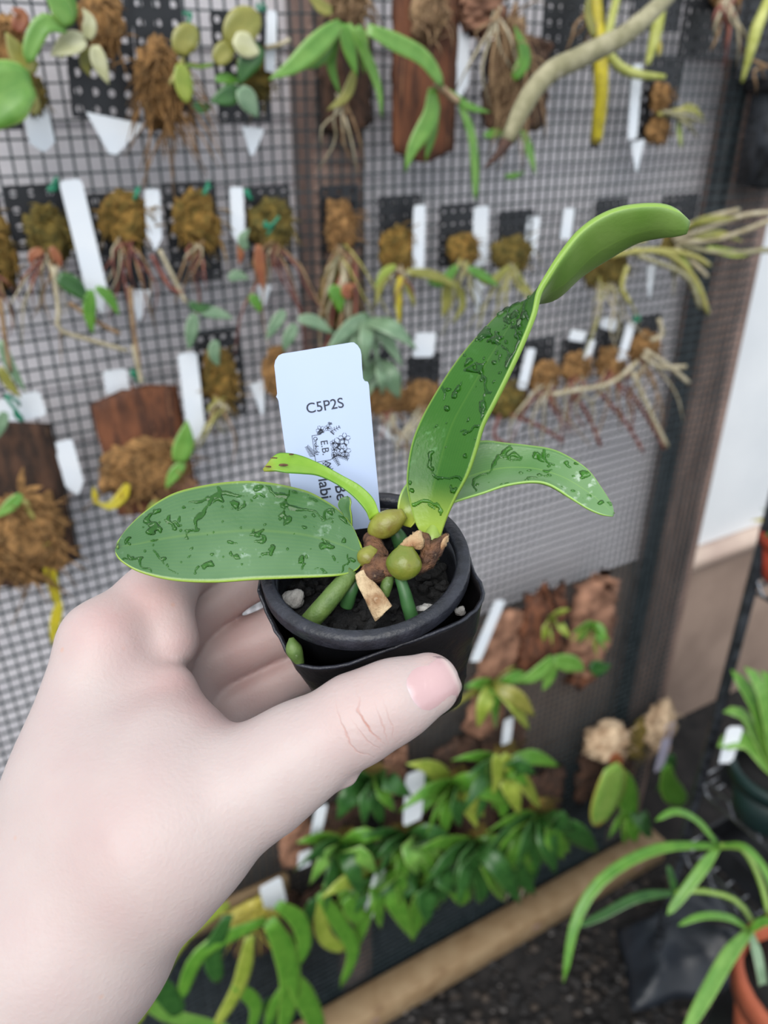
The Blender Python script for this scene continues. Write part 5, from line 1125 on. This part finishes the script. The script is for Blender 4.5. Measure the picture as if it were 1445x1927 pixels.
def skin_material():
    m = bpy.data.materials.new('skin'); m.use_nodes = True; nt = m.node_tree; N = nt.nodes; L = nt.links; b = N['Principled BSDF']
    tc = N.new('ShaderNodeTexCoord')
    def nz(sc, det=4):
        n = N.new('ShaderNodeTexNoise'); n.inputs['Scale'].default_value = sc; n.inputs['Detail'].default_value = det; L.new(tc.outputs['Object'], n.inputs[0]); return n.outputs[0]
    def ma(op, a, c=None, d=None):
        n = N.new('ShaderNodeMath'); n.operation = op
        for i, v in enumerate((a, c, d)):
            if v is None: continue
            if isinstance(v, (int, float)): n.inputs[i].default_value = v
            else: L.new(v, n.inputs[i])
        return n.outputs[0]
    def mix(f, a, c):
        n = N.new('ShaderNodeMix'); n.data_type = 'RGBA'
        for i, v in ((0, f), (6, a), (7, c)):
            if isinstance(v, tuple): n.inputs[i].default_value = v
            elif isinstance(v, float): n.inputs[i].default_value = v
            else: L.new(v, n.inputs[i])
        return n.outputs[2]
    def at(nm):
        n = N.new('ShaderNodeAttribute'); n.attribute_name = nm; return n.outputs['Fac']
    cr_ = N.new('ShaderNodeValToRGB'); cr_.color_ramp.elements[0].position = .35; cr_.color_ramp.elements[1].position = .68; cr_.color_ramp.elements[0].color = lin((203, 188, 184)); cr_.color_ramp.elements[1].color = lin((199, 180, 177)); L.new(nz(55), cr_.inputs[0])
    col = mix(ma('MULTIPLY', at('red'), ma('ADD', ma('MULTIPLY', nz(160), .8), .5)), cr_.outputs[0], lin((206, 158, 154)))
    # creases over the thumb joint: lines drawn across the thumb's own length
    tx, ty = at('tx'), at('ty'); wob = ma('MULTIPLY', ma('SUBTRACT', nz(260, 2), .5), .0030); tt = ma('ADD', tx, wob); tot = None
    for (x0, k, w_, amp, y0, yw) in ((-.0005, 22, .00022, 1.0, -.001, .0042), (-.0058, 30, .0002, .55, -.002, .006), (.0028, -18, .0002, .4, -.003, .0035), (-.0030, 34, .00018, .35, -.004, .004), (.0050, -30, .00018, .3, -.003, .004)):
        d = ma('DIVIDE', ma('SUBTRACT', ma('SUBTRACT', tt, x0), ma('MULTIPLY', ma('MULTIPLY', ty, ty), float(k))), w_); gss = ma('POWER', 2.718, ma('MULTIPLY', ma('MULTIPLY', d, d), -1.0))
        e = ma('DIVIDE', ma('SUBTRACT', ty, y0), yw); mk_ = ma('POWER', 2.718, ma('MULTIPLY', ma('MULTIPLY', e, e), -1.0)); g_ = ma('MULTIPLY', ma('MULTIPLY', gss, mk_), amp); tot = g_ if tot is None else ma('ADD', tot, g_)
    tot = ma('MULTIPLY', tot, at('thumb'))
    col = mix(ma('MULTIPLY', tot, .75), col, lin((196, 128, 108)))
    fr = N.new('ShaderNodeTexVoronoi'); fr.inputs['Scale'].default_value = 55; L.new(tc.outputs['Object'], fr.inputs[0])
    fk = N.new('ShaderNodeMapRange'); L.new(fr.outputs['Distance'], fk.inputs[0]); fk.inputs[1].default_value = .05; fk.inputs[2].default_value = .02
    col = mix(ma('MULTIPLY', fk.outputs[0], .35), col, lin((214, 160, 128)))
    L.new(col, b.inputs['Base Color']); b.inputs['Roughness'].default_value = .48; b.inputs['Specular IOR Level'].default_value = .4
    b.inputs['Subsurface Weight'].default_value = .25; b.inputs['Subsurface Radius'].default_value = (1, .45, .3); b.inputs['Subsurface Scale'].default_value = .003
    hgt = ma('ADD', ma('MULTIPLY', nz(900, 3), .45), ma('MULTIPLY', nz(260, 3), .25)); hgt = ma('SUBTRACT', hgt, ma('MULTIPLY', tot, 1.6))
    vo = N.new('ShaderNodeTexVoronoi'); vo.inputs['Scale'].default_value = 1100; L.new(tc.outputs['Object'], vo.inputs[0]); hgt = ma('ADD', hgt, ma('MULTIPLY', vo.outputs['Distance'], .15))
    bp = N.new('ShaderNodeBump'); bp.inputs['Strength'].default_value = .38; bp.inputs['Distance'].default_value = .0006; L.new(hgt, bp.inputs['Height']); L.new(bp.outputs[0], b.inputs['Normal'])
    MATS['skin'] = m
skin_material()
hand = mk('person', (hp, hf.tolist()), 'skin')
tag(hand, 'pale bare left hand and wrist pinching the black pots between thumb and curled fingers', 'person')
def attr(nm, a): hand.data.attributes.new(nm, 'FLOAT', 'POINT').data.foreach_set('value', a.astype(np.float32))
def gs_(q, s_): d = hp - np.array(P(*q)); return np.exp(-(d * d).sum(1) / (s_ * s_))
attr('red', np.clip(.55 * gs_((280, 1120, .215), .010) + .45 * gs_((190, 1180, .202), .010) + .5 * gs_((330, 1290, .201), .010) + .6 * gs_((845, 1260, .185), .006) + .35 * gs_((400, 1350, .196), .009) + .30 * gs_((680, 1340, .180), .012)
                     + .25 * gs_((420, 1150, .242), .016) + .3 * gs_((480, 1210, .242), .018) + .3 * gs_((500, 1290, .246), .018) + .25 * gs_((230, 1600, .178), .02) + .3 * gs_((350, 1190, .214), .008), 0, 1))
ip = np.array(P(690, 1350, .180)); tdir = np.array((P(806, 1288, .1885) - P(560, 1412, .1895)).normalized()); vd = np.array(FW); tyd = np.cross(tdir, vd); tyd /= np.linalg.norm(tyd)
attr('tx', (hp - ip) @ tdir); attr('ty', (hp - ip) @ tyd * (1 if tyd @ np.array(UP) > 0 else -1)); attr('thumb', gs_((690, 1350, .180), .014) ** .5)
sm = hand.modifiers.new('smooth', 'SUBSURF'); sm.levels = 1; sm.render_levels = 1
# thumb nail laid on the thumb's surface
bv = BVHTree.FromPolygons([V(p) for p in hp], [tuple(f) for f in hf.tolist()])
def nail():
    ns, nc = 17, 15; g = np.zeros((ns, nc, 3)); c0 = (813, 1290); a = math.radians(-27); ca, sa = math.cos(a), math.sin(a); ok = True
    for i in range(ns):
        s_ = -1 + 2 * i / (ns - 1)
        for j in range(nc):
            t_ = -1 + 2 * j / (nc - 1); sx = s_ * 50 if s_ < 0 else s_ * 47
            wid = 50 * (1 - .25 * max(0, -s_) ** 3 - .30 * max(0, s_) ** 4); lx = sx * (1 - .10 * t_ * t_) ; ly = t_ * wid
            x, y = c0[0] + lx * ca - ly * sa, c0[1] + lx * sa + ly * ca; r_ = (P(x, y, 1) - CAM).normalized(); hit, nrm_, ix, ds = bv.ray_cast(CAM, r_)
            if hit is None or ds > .25:
                hit, nrm_, ix, ds = bv.find_nearest(P(x, y, .186))
            g[i, j] = hit + nrm_ * (.00035 - .00045 * max(abs(t_) ** 6, max(0, -s_) ** 6) + .0004 * max(0, s_) ** 3)
    for _ in range(4):
        q = g.copy(); q[1:-1, 1:-1] = (g[:-2, 1:-1] + g[2:, 1:-1] + g[1:-1, :-2] + g[1:-1, 2:]) / 4; g = q
    k = np.cross(g[8, 7] * 0 + (g[9, 7] - g[8, 7]), g[8, 8] - g[8, 7])
    if k @ np.array(CAM - V(g[8, 7])) < 0: g = g[:, ::-1].copy()
    return sheet(g, .0006, .8)
leafmat('nail', (206, 172, 172), (209, 174, 176), (209, 182, 178), base=(212, 188, 194), rough=.22, scale=90, tip=(217, 196, 190), vein=0.0, marw=.97)
nl = mk('thumb_nail', nail(), 'nail', hand)
